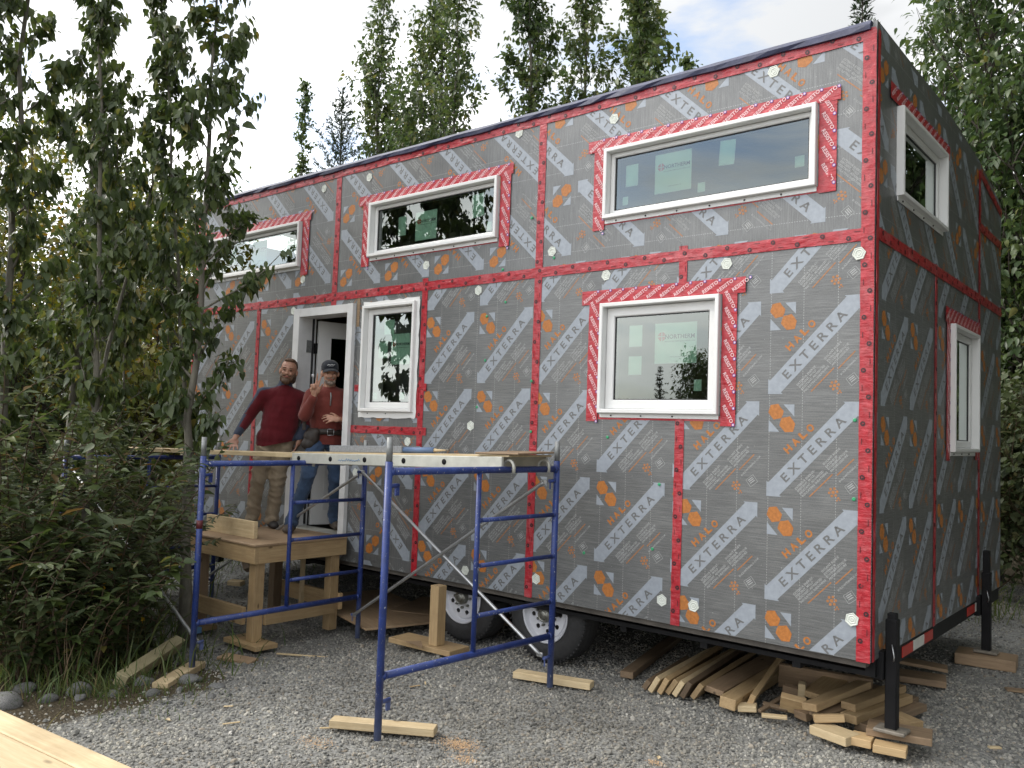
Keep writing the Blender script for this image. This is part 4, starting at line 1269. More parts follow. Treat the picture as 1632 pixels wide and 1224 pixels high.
part_box('apron', (X0, Y0, ZL - .158), (X1, Y0 + .038, ZL - .0185), 'lumber', ld2)
part_box('apron', (X1 - .038, Y0 + .0385, ZL - .158), (X1, Y1, ZL - .0185), 'lumber', ld2, 1)
part_box('apron', (X0, Y0 + .0385, ZL - .158), (X0 + .038, Y1, ZL - .0185), 'lumber', ld2, 1)
part_box('apron', (X0 + .0385, Y1 - .038, ZL - .158), (X1 - .0385, Y1 - .001, ZL - .0185), 'lumber', ld2)
for (x, y) in ((X1 - .128, Y0 + .039), (X1 - .128, Y1 - .13), (X0 + .04, Y0 + .039), (X0 + .04, Y1 - .13)):
    part_box('leg', (x, y, -.055 if y < -.5 else -.075), (x + .089, y + .089, ZL - .0187), 'lumber_old' if x < -5.2 else 'lumber', ld2, 2)
part_box('rail', (X0 - .02, Y0 - .0005, .075), (X1 - .14, Y0 + .0375, .215), 'lumber', ld2)
part_box('rail', (X0 + .05, Y1 - .04, .095), (X1 - .02, Y1 - .002, .235), 'lumber', ld2)
part_box('rail', (X1 - .040, Y0 + .13, .075), (X1 - .002, Y1 - .10, .205), 'lumber', ld2, 1)
part_box('strut', (-5.02, -.14, -.07), (-4.985, -.103, ZL - .17), 'lumber_pale', ld2, 2)
part_box('toe_board', (X0 - .05, Y0 + .18, ZL + .0005), (X1 - .30, Y0 + .218, ZL + .145), 'lumber_pale', ld2)
part_box('foot_pad', (X1 - .36, Y0 - .02, -.093), (X1 + .10, Y0 + .19, -.056), 'lumber', ld2)
part_box('foot_pad', (X0 - .08, Y0 - .03, -.095), (X0 + .22, Y0 + .18, -.056), 'lumber', ld2)
# pale blue tape on the left pad
MB().span((X0 + .10, Y0 - .034, -.10), (X0 + .24, Y0 + .02, -.052)).build('blue_paint_patch', M['ink_blue'], ld2)

# ------------------------------------------------------------------ timber on the ground
def gz(x, y): return float(gz_at(np.array([x]), np.array([y]))[0])
board_to('footing_board', 'pale board lying on gravel by the nearest blue scaffold foot', (-2.42, -1.80, .022), (-1.90, -1.48, .022), .09, .045, 0, 'lumber_pale', None, 'lumber')
board_to('footing_board', 'pale board lying on gravel beside the right-hand scaffold foot near the tyre', (-2.31, -.28, .024), (-1.77, -.12, .024), .095, .045, 0, 'lumber_pale', None, 'lumber')
board_to('footing_board', 'short pale block bearing the left scaffold foot over the rocks', (-3.86, -2.07, -.035), (-4.20, -1.60, -.045), .11, .045, 0, 'lumber_pale', None, 'lumber')
board_to('fallen_beam', 'greenish square beam propped on rocks among the shrubs', (-4.10, -2.22, -.02), (-4.52, -1.58, .05), .085, .085, .4, 'treated', None, 'lumber')
pr_ = empty('wooden_prop', (-3.2, -.18, 0)); tag(pr_, 'square pine post on a wide base board propping the house floor', 'prop')
a, b = Vector((-3.62, -.18, .022)), Vector((-2.98, -.14, .022))
o = board_to('base_board', None, a, b, .235, .040, 0, 'lumber'); o.parent = pr_; o.matrix_parent_inverse = wmat(pr_).inverted()
o = part_box('post', (-3.235, -.225, .043), (-3.145, -.135, .500), 'lumber', pr_, 2)
ps = [Vector((-3.42, -.30, .046)), Vector((-3.34, -.20, .047)), Vector((-3.22, -.30, .05)), Vector((-3.19, -.34, .045)), Vector((-3.30, -.31, .046))]
mb = MB(); mb.poly(ps); mb.poly([p + Vector((0, 0, -.003)) for p in reversed(ps)])
for i in range(5): mb.poly([ps[i], ps[i] + Vector((0, 0, -.003)), ps[(i + 1) % 5] + Vector((0, 0, -.003)), ps[(i + 1) % 5]])
leafd = mb.build('dead_leaf', M['lumber_old']); tag(leafd, 'curled brown leaf scrap on the base board of the wooden prop', 'leaf')

wood_piece('plywood_sheet', 'brown plywood sheet lying flat on gravel behind the landing legs', 'plywood sheet', (-4.60, .42, .022), (1.55, .85, .018), (.0, .0, -.30), 'plywood')
wood_piece('plywood_sheet', 'darker plywood sheet under the house in front of the left tyre', 'plywood sheet', (-3.95, .95, .030), (1.2, .7, .016), (.01, .0, .35), 'lumber_old')
wood_piece('wood_offcut', 'thin bent stick of pine on the gravel in front of the landing', 'wood offcut', (-4.05, -.80, gz(-4.05, -.8) + .012), (.42, .020, .012), (0, 0, .55), 'lumber_pale')
wood_piece('wood_offcut', 'small cut pine block on the gravel behind the landing', 'wood offcut', (-6.45, .12, .03), (.16, .09, .045), (.1, 0, .4), 'lumber_pale')
wood_piece('broken_board', 'rusty red broken board scrap near the front landing leg', 'board scrap', (-4.32, -1.20, gz(-4.32, -1.2) + .02), (.30, .12, .022), (.06, .03, .35), 'plywood')
wood_piece('log_stub', 'dark upright log stub on the gravel beyond the landing', 'log', (-7.18, .76, .10), (.22, .17, .17), (0, 1.2, .3), 'lumber_old', bev=.04)

LG = 'lumber offcuts heaped under the house corner'
board_to('lumber_board', 'lone reddish board sticking out from under the house left of the heap', (-1.735, .26, .026), (-2.05, 1.55, .026), .095, .045, 0, 'lumber_old', LG)
dom = [(-1.505, .14), (-1.425, .105), (-1.365, .12), (-1.315, .145), (-1.265, .145), (-1.215, .155), (-1.150, .185)]
words_ = ['first', 'second', 'third', 'fourth', 'fifth', 'sixth', 'last']
for i, (x, y) in enumerate(dom):
    ln = (.75, 1.2, 1.1, 1.25, 1.2, 1.15, 1.05)[i]; h = .055 if i else .03
    board_to('lumber_board', '%s board from the left in the leaning row under the house' % words_[i], (x, y, h), (x - .10 - .02 * (i % 3), y + ln, h + .012), .118 if i else .07, .036, -.98 - .05 * (i % 3), ('lumber_old', 'lumber_pale', 'lumber', 'lumber', 'lumber_pale', 'lumber_old', 'lumber')[i], LG)
board_to('lumber_board', 'long reddish board lying flat right of the leaning row', (-1.055, .235, .068), (-1.12, 1.75, .085), .135, .038, .12, 'lumber_old', LG)
board_to('lumber_board', 'thick square beam end poking out beneath the reddish board', (-.915, .145, .040), (-.98, 1.15, .045), .105, .070, .1, 'lumber', LG)
board_to('lumber_board', 'narrow board standing on edge and leaning into the middle of the heap', (-.805, .25, .055), (-.93, 1.12, .20), .036, .095, .42, 'lumber', LG)
board_to('lumber_board', 'wide brown plank on edge along the back of the heap', (-.86, .83, .10), (-.28, .98, .085), .036, .16, .15, 'lumber_old', LG)
wood_piece('lumber_block', 'square pine block tilted on its face in front of the heap', 'lumber', (-.565, .335, .075), (.150, .045, .118), (.55, .12, .30), 'lumber', LG)
wood_piece('lumber_block', 'small upright pine block between the thin sticks and the back plank', 'lumber', (-.685, .600, .060), (.10, .05, .105), (.2, .1, .2), 'lumber_old', LG)
wood_piece('lumber_block', 'narrow upright pine cut beside the tilted square block', 'lumber', (-.605, .585, .085), (.045, .060, .130), (.1, .05, .3), 'lumber_pale', LG)
board_to('lumber_board', 'short wide offcut lying over others in the middle of the heap', (-.520, .560, .085), (-.50, .93, .12), .150, .040, .1, 'lumber', LG)
board_to('lumber_stick', 'thin split stick lying at the foot of the leaning narrow board', (-.73, .21, .020), (-.67, .50, .075), .028, .020, .2, 'lumber_old', LG)
board_to('lumber_stick', 'thin pale wedge on the gravel in front of the heap', (-.70, .175, .012), (-.56, .235, .016), .040, .018, .1, 'lumber_pale', LG)
board_to('lumber_stick', 'crossed splinter of wood beside the tilted square block', (-.745, .30, .045), (-.60, .34, .030), .03, .022, .5, 'lumber_old', LG)
wood_piece('lumber_block', 'pale little cut end lying on the gravel at the base of the narrow board', 'lumber', (-.815, .225, .022), (.115, .085, .036), (.05, -.1, .35), 'lumber_pale', LG)
wood_piece('lumber_block', 'small brown block wedged under the tilted square block', 'lumber', (-.495, .335, .030), (.10, .07, .05), (.2, 0, -.4), 'lumber_old', LG)
board_to('lumber_board', 'board angled up over the stack right of the tilted block', (-.415, .205, .118), (-.28, .80, .165), .100, .045, -.12, 'lumber', LG)
board_to('lumber_board', 'dark board in the stack just under the angled board', (-.385, .265, .068), (-.25, .78, .095), .120, .042, .1, 'lumber_old', LG)
board_to('lumber_board', 'short yellow block lying tilted on the low front board', (-.375, .175, .070), (-.225, .255, .090), .075, .045, -.2, 'lumber', LG)
board_to('lumber_board', 'topmost right board running back from the stack to the jack', (-.250, .400, .118), (-.125, 1.02, .135), .095, .045, 0, 'lumber', LG)
board_to('lumber_board', 'middle right board of the stack with a square sawn end', (-.225, .330, .068), (-.085, 1.00, .085), .105, .050, 0, 'lumber', LG)
board_to('lumber_board', 'low right board of the stack resting on the gravel', (-.150, .350, .028), (-.01, 1.05, .034), .100, .045, 0, 'lumber_old', LG)
board_to('lumber_board', 'bright front board lying lengthwise before the stack', (-.350, .165, .026), (-.115, .095, .026), .150, .050, 0, 'lumber_pale', LG)
wood_piece('lumber_block', 'brown pine block left of the jack foot', 'lumber', (-.085, .145, .027), (.12, .14, .045), (0, 0, .12), 'lumber', LG)
wood_piece('footing_block', 'pine block in the open gravel directly under the front of the jack foot', 'lumber', (.075, .120, .024), (.17, .115, .043), (0, 0, .18), 'lumber', LG)
wood_piece('footing_block', 'wide board under the black jack foot plate', 'lumber', (.075, .295, .0715), (.34, .20, .040), (.0, 0, .22), 'lumber_old', LG)
board_to('lumber_board', 'board end peeking out to the right behind the black jack', (-.05, .64, .055), (.10, .56, .05), .11, .045, 0, 'lumber', LG)
board_to('lumber_board', 'thin long plank lying deep in shade behind the jack', (-.62, 1.92, .10), (-.07, 2.06, .065), .16, .024, 0, 'lumber_old', LG)
board_to('lumber_board', 'low stacked board below the thin plank in the shade', (-.60, 1.66, .035), (-.02, 1.80, .035), .22, .045, 0, 'lumber_old', LG)
board_to('lumber_board', 'second board under the house between jack and shaded planks', (-.75, 1.25, .05), (-.06, 1.12, .03), .14, .045, 0, 'lumber_old', LG)
wood_piece('footing_block', 'weathered wood block under the far black jack', 'lumber', (.062, 2.72, .045), (.42, .28, .085), (0, 0, .1), 'lumber_old')
wood_piece('wood_offcut', 'flat chip of wood on the gravel right of the far jack block', 'wood offcut', (.42, 2.05, .014), (.22, .08, .014), (0, 0, .4), 'lumber_old')
wood_piece('wood_offcut', 'small pale chip on the open gravel right of the near jack', 'wood offcut', (.50, .62, .012), (.07, .03, .012), (0, 0, .7), 'lumber_pale')
for i, (x, y, lab) in enumerate([(-3.20, -2.38, 'lone yellow leaf on the gravel left of the nearest scaffold foot'), (-.81, -.9, 'dry yellow leaf on the open gravel near the photographer')]):
    mb = MB(); mb.poly([(0, 0, 0), (.022, .012, .006), (.05, 0, .002), (.022, -.014, .008)]); mb.poly([(0, 0, -.001), (.022, -.014, .007), (.05, 0, .001), (.022, .012, .005)])
    o = mb.build('fallen_leaf', M['lumber_pale']); o.location = (x, y, gz(x, y) + .014); o.rotation_euler = (0.2, 0, i * 2.); tag(o, lab, 'leaf')

rc = random.Random(31)
for k in range(5):
    x, y = rc.uniform(-3.2, .4), rc.uniform(-2.2, -.45)
    wood_piece('wood_chip', 'small sliver of wood dropped on the open gravel', 'wood chip', (x, y, gz(x, y) + .013), (rc.uniform(.03, .10), rc.uniform(.008, .022), .006), (rc.uniform(-.1, .1), rc.uniform(-.1, .1), rc.uniform(0, 3)), rc.choice(['lumber_pale', 'lumber_old', 'lumber']), 'wood slivers dropped on the gravel', .0015)
# sawdust: countless specks
rs = np.random.default_rng(5); vs, fs = [], []
for (cx_, cy_, r_, n_) in ((-1.72, -1.48, .11, 900), (-1.55, -1.62, .06, 200), (-.80, -.95, .04, 130), (-2.30, -2.0, .10, 220), (-1.3, -2.1, .12, 150)):
    q = rs.normal(0, r_ * .5, (n_, 2)) * np.array([1.2, .8]); s = rs.uniform(.0015, .0042, n_)
    zz = gz_at(cx_ + q[:, 0], cy_ + q[:, 1]) + rs.uniform(.008, .019, n_)
    for (dx, dy), s_, z in zip(q, s, zz):
        b0 = len(vs); a = rs.uniform(0, 6.28); x, y = cx_ + dx, cy_ + dy
        for k in range(3): vs.append((x + s_ * math.cos(a + 2.1 * k), y + s_ * math.sin(a + 2.1 * k), z))
        vs.append((x, y, z + s_ * .8)); fs += [(b0, b0+1, b0+3), (b0+1, b0+2, b0+3), (b0+2, b0, b0+3)]
M['sawdust'] = simple('orange_sawdust', (0.52, 0.34, 0.19), 0.9, 0, .2, 200)
o = link('sawdust', mesh_np('sawdust', vs, np.array(fs)), M['sawdust']); tag(o, 'orange sawdust sprinkled on the gravel', kind='stuff')

# ------------------------------------------------------------------ workbench at the near left
wb = empty('sheet_workbench', (-1.7, -4.9, 0))
tag(wb, 'bright bare wooden workbench top cutting the near left corner', 'workbench')
e0, e1 = Vector((-1.42, -3.92, 0)), Vector((-.70, -3.85, 0)); ed = (e1 - e0).normalized(); en = Vector((ed.y, -ed.x, 0))
rz = math.atan2(ed.y, ed.x)
def bench_piece(name, off, wid, th, ztop, mat, len_=2.4):
    c = e0 + ed * -.15 + en * (off + wid / 2)
    mb = MB(); mb.bbox((0, 0, 0), (len_, wid, th), bev=.004)
    o = mb.build(name, M[mat]); o.location = (c.x, c.y, ztop - th / 2); o.rotation_euler = (0, 0, rz)
    o.parent = wb; o.matrix_parent_inverse = wmat(wb).inverted()
    return o
bench_piece('edge_board', 0, .089, .038, .800, 'lumber_pale')
bench_piece('top_board', .0915, .235, .036, .7985, 'lumber_pale')
bench_piece('top_board', .329, .235, .036, .7990, 'lumber_pale')
bench_piece('top_board', .5665, .235, .036, .7980, 'lumber_pale')
for s in (-1.05, .75):
    for off in (.06, .72):
        c = e0 + ed * s + en * off
        part_box('leg', (c.x - .045, c.y - .045, gz(c.x, c.y)), (c.x + .045, c.y + .045, .760), 'lumber', wb, 2)

# ------------------------------------------------------------------ rocks
def stone_mat():
    m, nt, b = material('field_stone')
    inf = N(nt, 'ShaderNodeObjectInfo'); n = noise(nt, 14, 6, .65); n2 = noise(nt, 5, 4)
    c = ramp(nt, n.outputs['Fac'], [(.3, (.085, .085, .085)), (.55, (.165, .163, .160)), (.75, (.30, .295, .28))])
    c = mixc(nt, ramp(nt, n2.outputs['Fac'], [(.52, (0, 0, 0)), (.68, (.7, .7, .7))]), c, (.05, .065, .03))
    nt.links.new(c, b.inputs['Base Color']); b.inputs['Roughness'].default_value = .85
    bump(nt, b, n.outputs['Fac'], .5, .02)
    return m
M['stone'] = stone_mat()
def rock(x, y, s, seed, label, fl=.65):
    bm = bmesh.new(); bmesh.ops.create_icosphere(bm, subdivisions=3, radius=1)
    r = np.random.default_rng(seed); ks = r.normal(0, 1, (9, 3)); ph = r.uniform(0, 6, 9)
    for v in bm.verts:
        p = np.array(v.co); d = 1 + sum(.055 * math.sin(float(k @ p) * 1.9 + h) for k, h in zip(ks, ph))
        v.co = Vector(p * d)
    for f in bm.faces: f.smooth = True
    me = bpy.data.meshes.new('rock'); bm.to_mesh(me); bm.free()
    o = link('rock', me, M['stone']); sc_ = (s, s * r.uniform(.7, 1), s * fl)
    sc_ = tuple(k * .86 for k in sc_); o.scale = sc_; o.rotation_euler = (0, 0, r.uniform(0, 6)); o.location = (x, y, gz(x, y) + s * fl * .22)
    tag(o, label, 'rock', 'rocks edging the planted bank'); return o
rock(-4.22, -2.88, .15, 1, 'largest pale boulder at the left edge near the workbench', .55)
rock(-4.16, -2.46, .10, 2, 'bluish rock in the shade below the tall shrubs')
rock(-4.05, -2.08, .075, 3, 'dark rock under the near end of the greenish beam')
rock(-3.86, -1.86, .085, 4, 'grey rock just under the scaffold footing block', .5)
rock(-3.93, -2.34, .045, 5, 'small pale stone between the bluish rock and the footing block')
rock(-3.76, -2.17, .050, 6, 'small round whitish stone in front of the footing block')
rock(-3.62, -1.80, .070, 7, 'flat grey stone right of the scaffold footing block', .35)
rock(-4.46, -2.66, .075, 8, 'small rock behind the largest pale boulder')
rock(-4.00, -2.52, .05, 9, 'little stone at the foot of the bluish rock')
rock(-4.12, -2.66, .06, 10, 'mossy stone between the pale boulder and the bluish rock')
rock(-3.70, -2.02, .04, 12, 'tiny pale stone near the flat grey stone')
rock(-3.44, -1.95, .05, 13, 'sunken stone at the edge of the gravel', .3)
# ------------------------------------------------------------------ plants
LEAF8 = (np.array([(0,0,0),(-.25,.14,.05),(-.25,.44,.06),(0,1,-.12),(.25,.44,.06),(.25,.14,.05),(0,.25,-.01),(0,.62,-.03)]),
         np.array([(0,6,1),(1,6,7),(1,7,2),(2,7,3),(0,5,6),(5,7,6),(5,4,7),(4,3,7)]))
LEAF4 = (np.array([(0,0,0),(-.30,.42,.05),(0,1,-.06),(.30,.42,.05)]), np.array([(0,2,1),(0,3,2)]))
LEAFN = (np.array([(0,0,0),(-.16,.3,.02),(-.15,.65,.03),(0,1,-.12),(.15,.65,.03),(.16,.3,.02),(0,.5,-.03)]),
         np.array([(0,6,1),(1,6,2),(2,6,3),(0,5,6),(5,4,6),(4,3,6)]))
NEEDLE = (np.array([(0,0,0),(-.13,.45,.03),(0,1,0),(.13,.45,.03)]), np.array([(0,2,1),(0,3,2)]))

def unit(a): return a / np.maximum(np.linalg.norm(a, axis=-1, keepdims=True), 1e-9)
def leaves(name, mat, pos, d, size, rng, tmpl, parent, tint=None, flat=.5):
    """one mesh of leaf blades at pos, tips along d"""
    pos = np.asarray(pos); d = unit(np.asarray(d)); n = len(pos)
    up = unit(rng.normal(0, flat, (n, 3)) + np.array([0, 0, 1.0]))
    s = unit(np.cross(d, up)); w = np.cross(s, d)
    T, F = tmpl; size = np.asarray(size)[:, None, None]
    tw = rng.uniform(.85, 1.15, (n, 1, 1))
    v = pos[:, None, :] + size * (tw * T[None, :, 0, None] * s[:, None, :] + T[None, :, 1, None] * d[:, None, :] + T[None, :, 2, None] * w[:, None, :])
    f = F[None] + (np.arange(n) * len(T))[:, None, None]
    if tint is None: tint = np.clip(rng.normal(.40, .20, n), 0, 1)
    me = mesh_np(name, v.reshape(-1, 3), f.reshape(-1, 3), tint=np.repeat(tint, len(T)))
    return link(name, me, mat, parent)

def curve_pts(p0, d0, length, k, rng, curl=(0, 0, .25), wob=.12):
    """a branch: starts along d0, bends towards curl"""
    p = np.array(p0, float); d = unit(np.array(d0, float)); out = [p.copy()]; st = length / k
    for i in range(k):
        d = unit(d + np.array(curl) / k * 2 + rng.normal(0, wob, 3) / math.sqrt(k))
        p = p + d * st; out.append(p.copy())
    return np.array(out)

def along(pts, t):
    t = np.clip(np.asarray(t), 0, .9999) * (len(pts) - 1); i = t.astype(int); u = (t - i)[:, None]
    return pts[i] * (1 - u) + pts[i + 1] * u

def broadleaf(name, label, base, h, rng_seed, leafmat='leaf_near', bark='bark_poplar', trunk_r=.045, zb=.25, nbr=26, blen=1.0, up=.9, droop=.9,
              leaf=.095, nleaf=3000, tmpl=LEAF8, top=(0, 0), twigs=3, group=None, fork=0, cat='tree', spread=.06, conc=0.35, shape='poplar', tint=(.40, .20)):
    """a young broad-leaved tree: tapered wobbling trunk, limbs, twigs, a crown of single leaves hanging from them"""
    rng = np.random.default_rng(rng_seed)
    bx, by = base; bz = gz(bx, by) if abs(bx) < 500 else 0
    root = empty(name, (bx, by, bz)); tag(root, label, cat, group)
    tm = MB(); trunks = []
    def trunk_path(p0, p1, k=14, amp=.03):
        ts = np.linspace(0, 1, k + 1); w = np.cumsum(rng.normal(0, amp, (k + 1, 3)), 0) * np.array([1, 1, 0]); w -= w[0]; w = w - ts[:, None] * w[-1] * .8
        return np.array(p0) * (1 - ts[:, None]) + np.array(p1) * ts[:, None] + w
    P0 = np.array([bx, by, bz - .05]); P1 = np.array([bx + top[0], by + top[1], bz + h])
    tp = trunk_path(P0, P1, amp=h * .0035); trunks.append((tp, trunk_r, h))
    for q in range(fork):
        t0 = rng.uniform(.12, .38); s = along(tp, [t0])[0]; a = rng.uniform(0, 6.28); fl = h * rng.uniform(.5, .62)
        e = s + np.array([math.cos(a) * fl * .22, math.sin(a) * fl * .22, fl])
        trunks.append((trunk_path(s, e, 10, .02), trunk_r * .6, fl))
    pos, dr_ = [], []
    for tp_, r_, hh in trunks:
        k = len(tp_)
        rad = [max(.004, r_ * (1 - (i / (k - 1)) ** .8 * .92)) * (1.25 if i == 0 else 1) for i in range(k)]
        tm.path(tp_, rad, 9)
        nb = max(5, int(nbr * hh / h))
        for b in range(nb):
            t = zb + (1 - zb) * (b + rng.uniform(0, 1)) / nb
            if t > .985: continue
            s = along(tp_, [t])[0]; az = b * 2.4 + rng.uniform(-.6, .6)
            if shape == 'poplar': ln = blen * (.35 + .9 * (1 - t)) * rng.uniform(.65, 1.15) * (.62 if t < .40 else 1)
            elif shape == 'column': ln = blen * (.55 + .5 * math.sin(math.pi * min(1, (t - zb) / (1 - zb) * .85 + .12))) * rng.uniform(.6, 1.2)
            else: ln = blen * (.4 + .75 * math.sin(math.pi * min(1, (t - zb) / (1 - zb) * .8 + .18))) * rng.uniform(.6, 1.2)
            d0 = (math.cos(az), math.sin(az), up * rng.uniform(.6, 1.3))
            bp_ = curve_pts(s, d0, ln, 7, rng, (0, 0, .35), .22)
            br = max(.0035, r_ * (1 - t) * .42)
            tm.path(bp_, np.linspace(br, .0025, 8), 5, caps=False)
            segs = [(bp_, ln)]
            for w in range(twigs):
                tt = rng.uniform(.25, .9); s2 = along(bp_, [tt])[0]; az2 = rng.uniform(0, 6.28); l2 = ln * rng.uniform(.25, .5)
                d2 = unit(np.array([math.cos(az2), math.sin(az2), rng.uniform(-.1, .9)]) + unit(bp_[-1] - bp_[0]))
                tp2 = curve_pts(s2, d2, l2, 4, rng, (0, 0, .15), .2); tm.path(tp2, np.linspace(br * .5, .002, 5), 4, caps=False); segs.append((tp2, l2))
            for sp, l_ in segs:
                m_ = max(3, int(l_ * 18))
                tt = rng.uniform(.12, 1.0, m_) ** .8
                q = along(sp, tt); pos.append(q); out_ = unit(sp[-1] - sp[0])
                dr_.append(np.tile(out_ * .45, (m_, 1)) + rng.normal(0, .42, (m_, 3)) + np.array([0, 0, -droop]))
        m_ = int(hh * 8); q = along(tp_, rng.uniform(.75, 1, m_)); pos.append(q); dr_.append(rng.normal(0, .6, (m_, 3)) + np.array([0, 0, -.4]))
    pos = np.concatenate(pos); dr_ = np.concatenate(dr_)
    sel = rng.choice(len(pos), nleaf, replace=len(pos) < nleaf)
    pos = pos[sel] + rng.normal(0, spread, (nleaf, 3)) * np.array([1, 1, .8]); dr_ = dr_[sel]
    keepz = pos[:, 2] > bz + .1; pos, dr_ = pos[keepz], dr_[keepz]
    sz = leaf * rng.lognormal(0, .22, len(pos))
    # leaf colour varies by spray (a slow function of place) and by leaf
    kv = rng.normal(0, 1.6, (5, 3)); ph = rng.uniform(0, 6.28, 5)
    slow = sum(np.sin(pos @ kk + p_) for kk, p_ in zip(kv, ph)) / 5
    ti = np.clip(tint[0] + slow * .28 + rng.normal(0, tint[1], len(pos)), 0, 1)
    ti = np.where(rng.uniform(0, 1, len(pos)) < .015, 1.0, np.minimum(ti, .84))
    o = tm.build('trunk', M[bark], root)
    leaves('crown', M[leafmat], pos, dr_, sz, rng, tmpl, root, ti)
    return root

# --- the young poplars that stand in front of the house at the left
NG = 'young poplars in front of the house'
def sapling(label, base, h, seed, r, nl, top, blen=.66, zb=.16, up=1.25, nbr=30, fork=0, leaf=.080):
    broadleaf('poplar_sapling', label, base, h, seed, trunk_r=r, zb=zb, nbr=nbr, blen=blen, up=up, droop=1.35, leaf=leaf, nleaf=int(nl * 1.75), top=top, fork=fork, group=NG, spread=.035)
sapling('young poplar right behind the left blue scaffold post, its pale trunk crossing the house end', (-4.96, -1.30), 6.6, 21, .046, 2300, (-.02, -.02), 1.0, .22, .9, 34)
sapling('leaning slim poplar just left of the one behind the scaffold post', (-5.22, -1.16), 6.3, 22, .030, 1300, (-.40, -.34), .60, .22)
sapling('forked poplar with a steep second stem in the middle of the left clump', (-5.42, -1.92), 6.8, 23, .036, 1800, (-.10, -.06), .60, .2, 1.3, 30, 1)
sapling('dark poplar with the heaviest crown at the upper left edge', (-5.85, -2.38), 7.2, 24, .050, 2200, (-.05, -.05), .75, .2, 1.1, 34)
sapling('tall straight poplar behind the forked one', (-7.20, -1.35), 7.6, 25, .055, 2000, (.05, .1), .80, .2, 1.1, 36)
sapling('poplar at the far left edge half outside the view', (-5.62, -2.86), 6.4, 26, .045, 1100, (-.2, .1), .75, .2, 1.0)
sapling('low bushy poplar leaning to the house below the upper left window', (-6.35, -1.25), 3.7, 27, .024, 1100, (.05, .0), .65, .1, .8, 24)
sapling('broad low poplar filling the middle of the clump above the shrubs', (-6.80, -1.25), 4.9, 28, .032, 2000, (.05, .0), 1.0, .08, .7, 34)

# --- shrubs under them
def shrub(label, base, h, seed, stems=9, nl=1200, leaf=.085, mat='leaf_shrub', lean=.35, tmpl=LEAFN, pair=True):
    rng = np.random.default_rng(seed); bx, by = base; bz = gz(bx, by)
    root = empty('leafy_shrub', (bx, by, bz)); tag(root, label, 'shrub', 'shrubs along the planted bank')
    tm = MB(); pos, dr_ = [], []
    for s in range(stems):
        a = s * 2.4 + rng.uniform(-.4, .4); l_ = h * rng.uniform(.50, 1.22)
        p0 = np.array([bx + .12 * math.cos(a) * rng.uniform(.2, 1), by + .12 * math.sin(a) * rng.uniform(.2, 1), bz - .03])
        sp = curve_pts(p0, (math.cos(a) * lean, math.sin(a) * lean, 1), l_, 9, rng, (math.cos(a) * .12, math.sin(a) * .12, -.08), .16)
        tm.path(sp, np.linspace(.009, .003, 10), 6, caps=False); subs = [(sp, l_, .25)]
        for b in range(4):
            t = rng.uniform(.3, .9); q = along(sp, [t])[0]; a2 = rng.uniform(0, 6.28); l2 = l_ * rng.uniform(.2, .38)
            s2 = curve_pts(q, (math.cos(a2), math.sin(a2), .8), l2, 5, rng, (0, 0, -.15), .15); tm.path(s2, np.linspace(.0045, .002, 6), 5, caps=False); subs.append((s2, l2, .08))
        for sp_, ll, t0 in subs:
            m_ = max(4, int(ll * 38)); t = np.linspace(t0, 1, m_); q = along(sp_, t); td = unit(np.gradient(q, axis=0))
            az = np.arange(m_) * (math.pi / 2) + rng.uniform(0, 6.28); side = np.stack([np.cos(az), np.sin(az), np.zeros(m_)], -1)
            for sg in ((1, -1) if pair else (1,)):
                pos.append(q); dr_.append(side * sg + td * .35 + np.array([0, 0, -.28]) + rng.normal(0, .2, (m_, 3)))
    pos = np.concatenate(pos); dr_ = np.concatenate(dr_)
    if len(pos) > nl:
        sel = rng.choice(len(pos), nl, replace=False); pos, dr_ = pos[sel], dr_[sel]
    tm.build('stems', M['stem'], root)
    sl_ = np.clip(rng.normal(.42, .2) * .3 + .28 + rng.normal(0, .17, len(pos)), 0, .85); sl_ = np.where(rng.uniform(0, 1, len(pos)) < .03, 1, sl_)
    leaves('foliage', M[mat], pos, dr_, leaf * rng.lognormal(0, .25, len(pos)), rng, tmpl, root, sl_, .3)
    return root
SH_ = [
    ('tall grey-green shrub with layered narrow leaves left of the scaffold', (-4.95, -2.08), 1.75, 14, 1700, .105),
    ('dark shrub filling the left edge above the boulder', (-5.05, -2.75), 1.55, 14, 1700, .095),
    ('shrub with drooping paired leaves beside the greenish beam', (-4.66, -1.95), .90, 8, 480, .095),
    ('dense low shrub at the foot of the forked poplar', (-5.35, -1.75), 1.05, 9, 600, .090),
    ('shrub hiding the foot of the leaning slim poplar', (-5.7, -1.45), 1.15, 9, 600, .085),
    ('broad shrub behind the dark one at the left edge', (-5.75, -2.55), 1.9, 15, 1800, .095),
    ('mid green shrub between the tall grey-green one and the forked poplar', (-5.45, -2.25), 1.6, 14, 1600, .095),
    ('low shrub over the bluish rock', (-4.55, -2.35), .85, 11, 800, .080),
    ('olive shrub deep behind the layered one', (-6.2, -1.85), 1.9, 15, 1700, .090),
    ('shrub at the lowest left edge beside the pale boulder', (-4.72, -2.62), 1.05, 12, 1100, .085),
    ('shrub spreading behind the left scaffold bay', (-6.5, -1.25), 1.3, 12, 1200, .085),
    ('shrub by the far left scaffold frame', (-6.9, -.6), 1.1, 11, 1000, .085),
]
for i, (lb, b, h, st, nl, lf_) in enumerate(SH_):
    if i % 3 == 1: shrub(lb, b, h * 1.08, 100 + i, st, int(nl * .8), .082, 'leaf_near', .30, LEAF8, False)
    else: shrub(lb, b, h, 100 + i, st, nl, lf_, 'leaf_shrub', (.35, .42, .28)[i % 3])

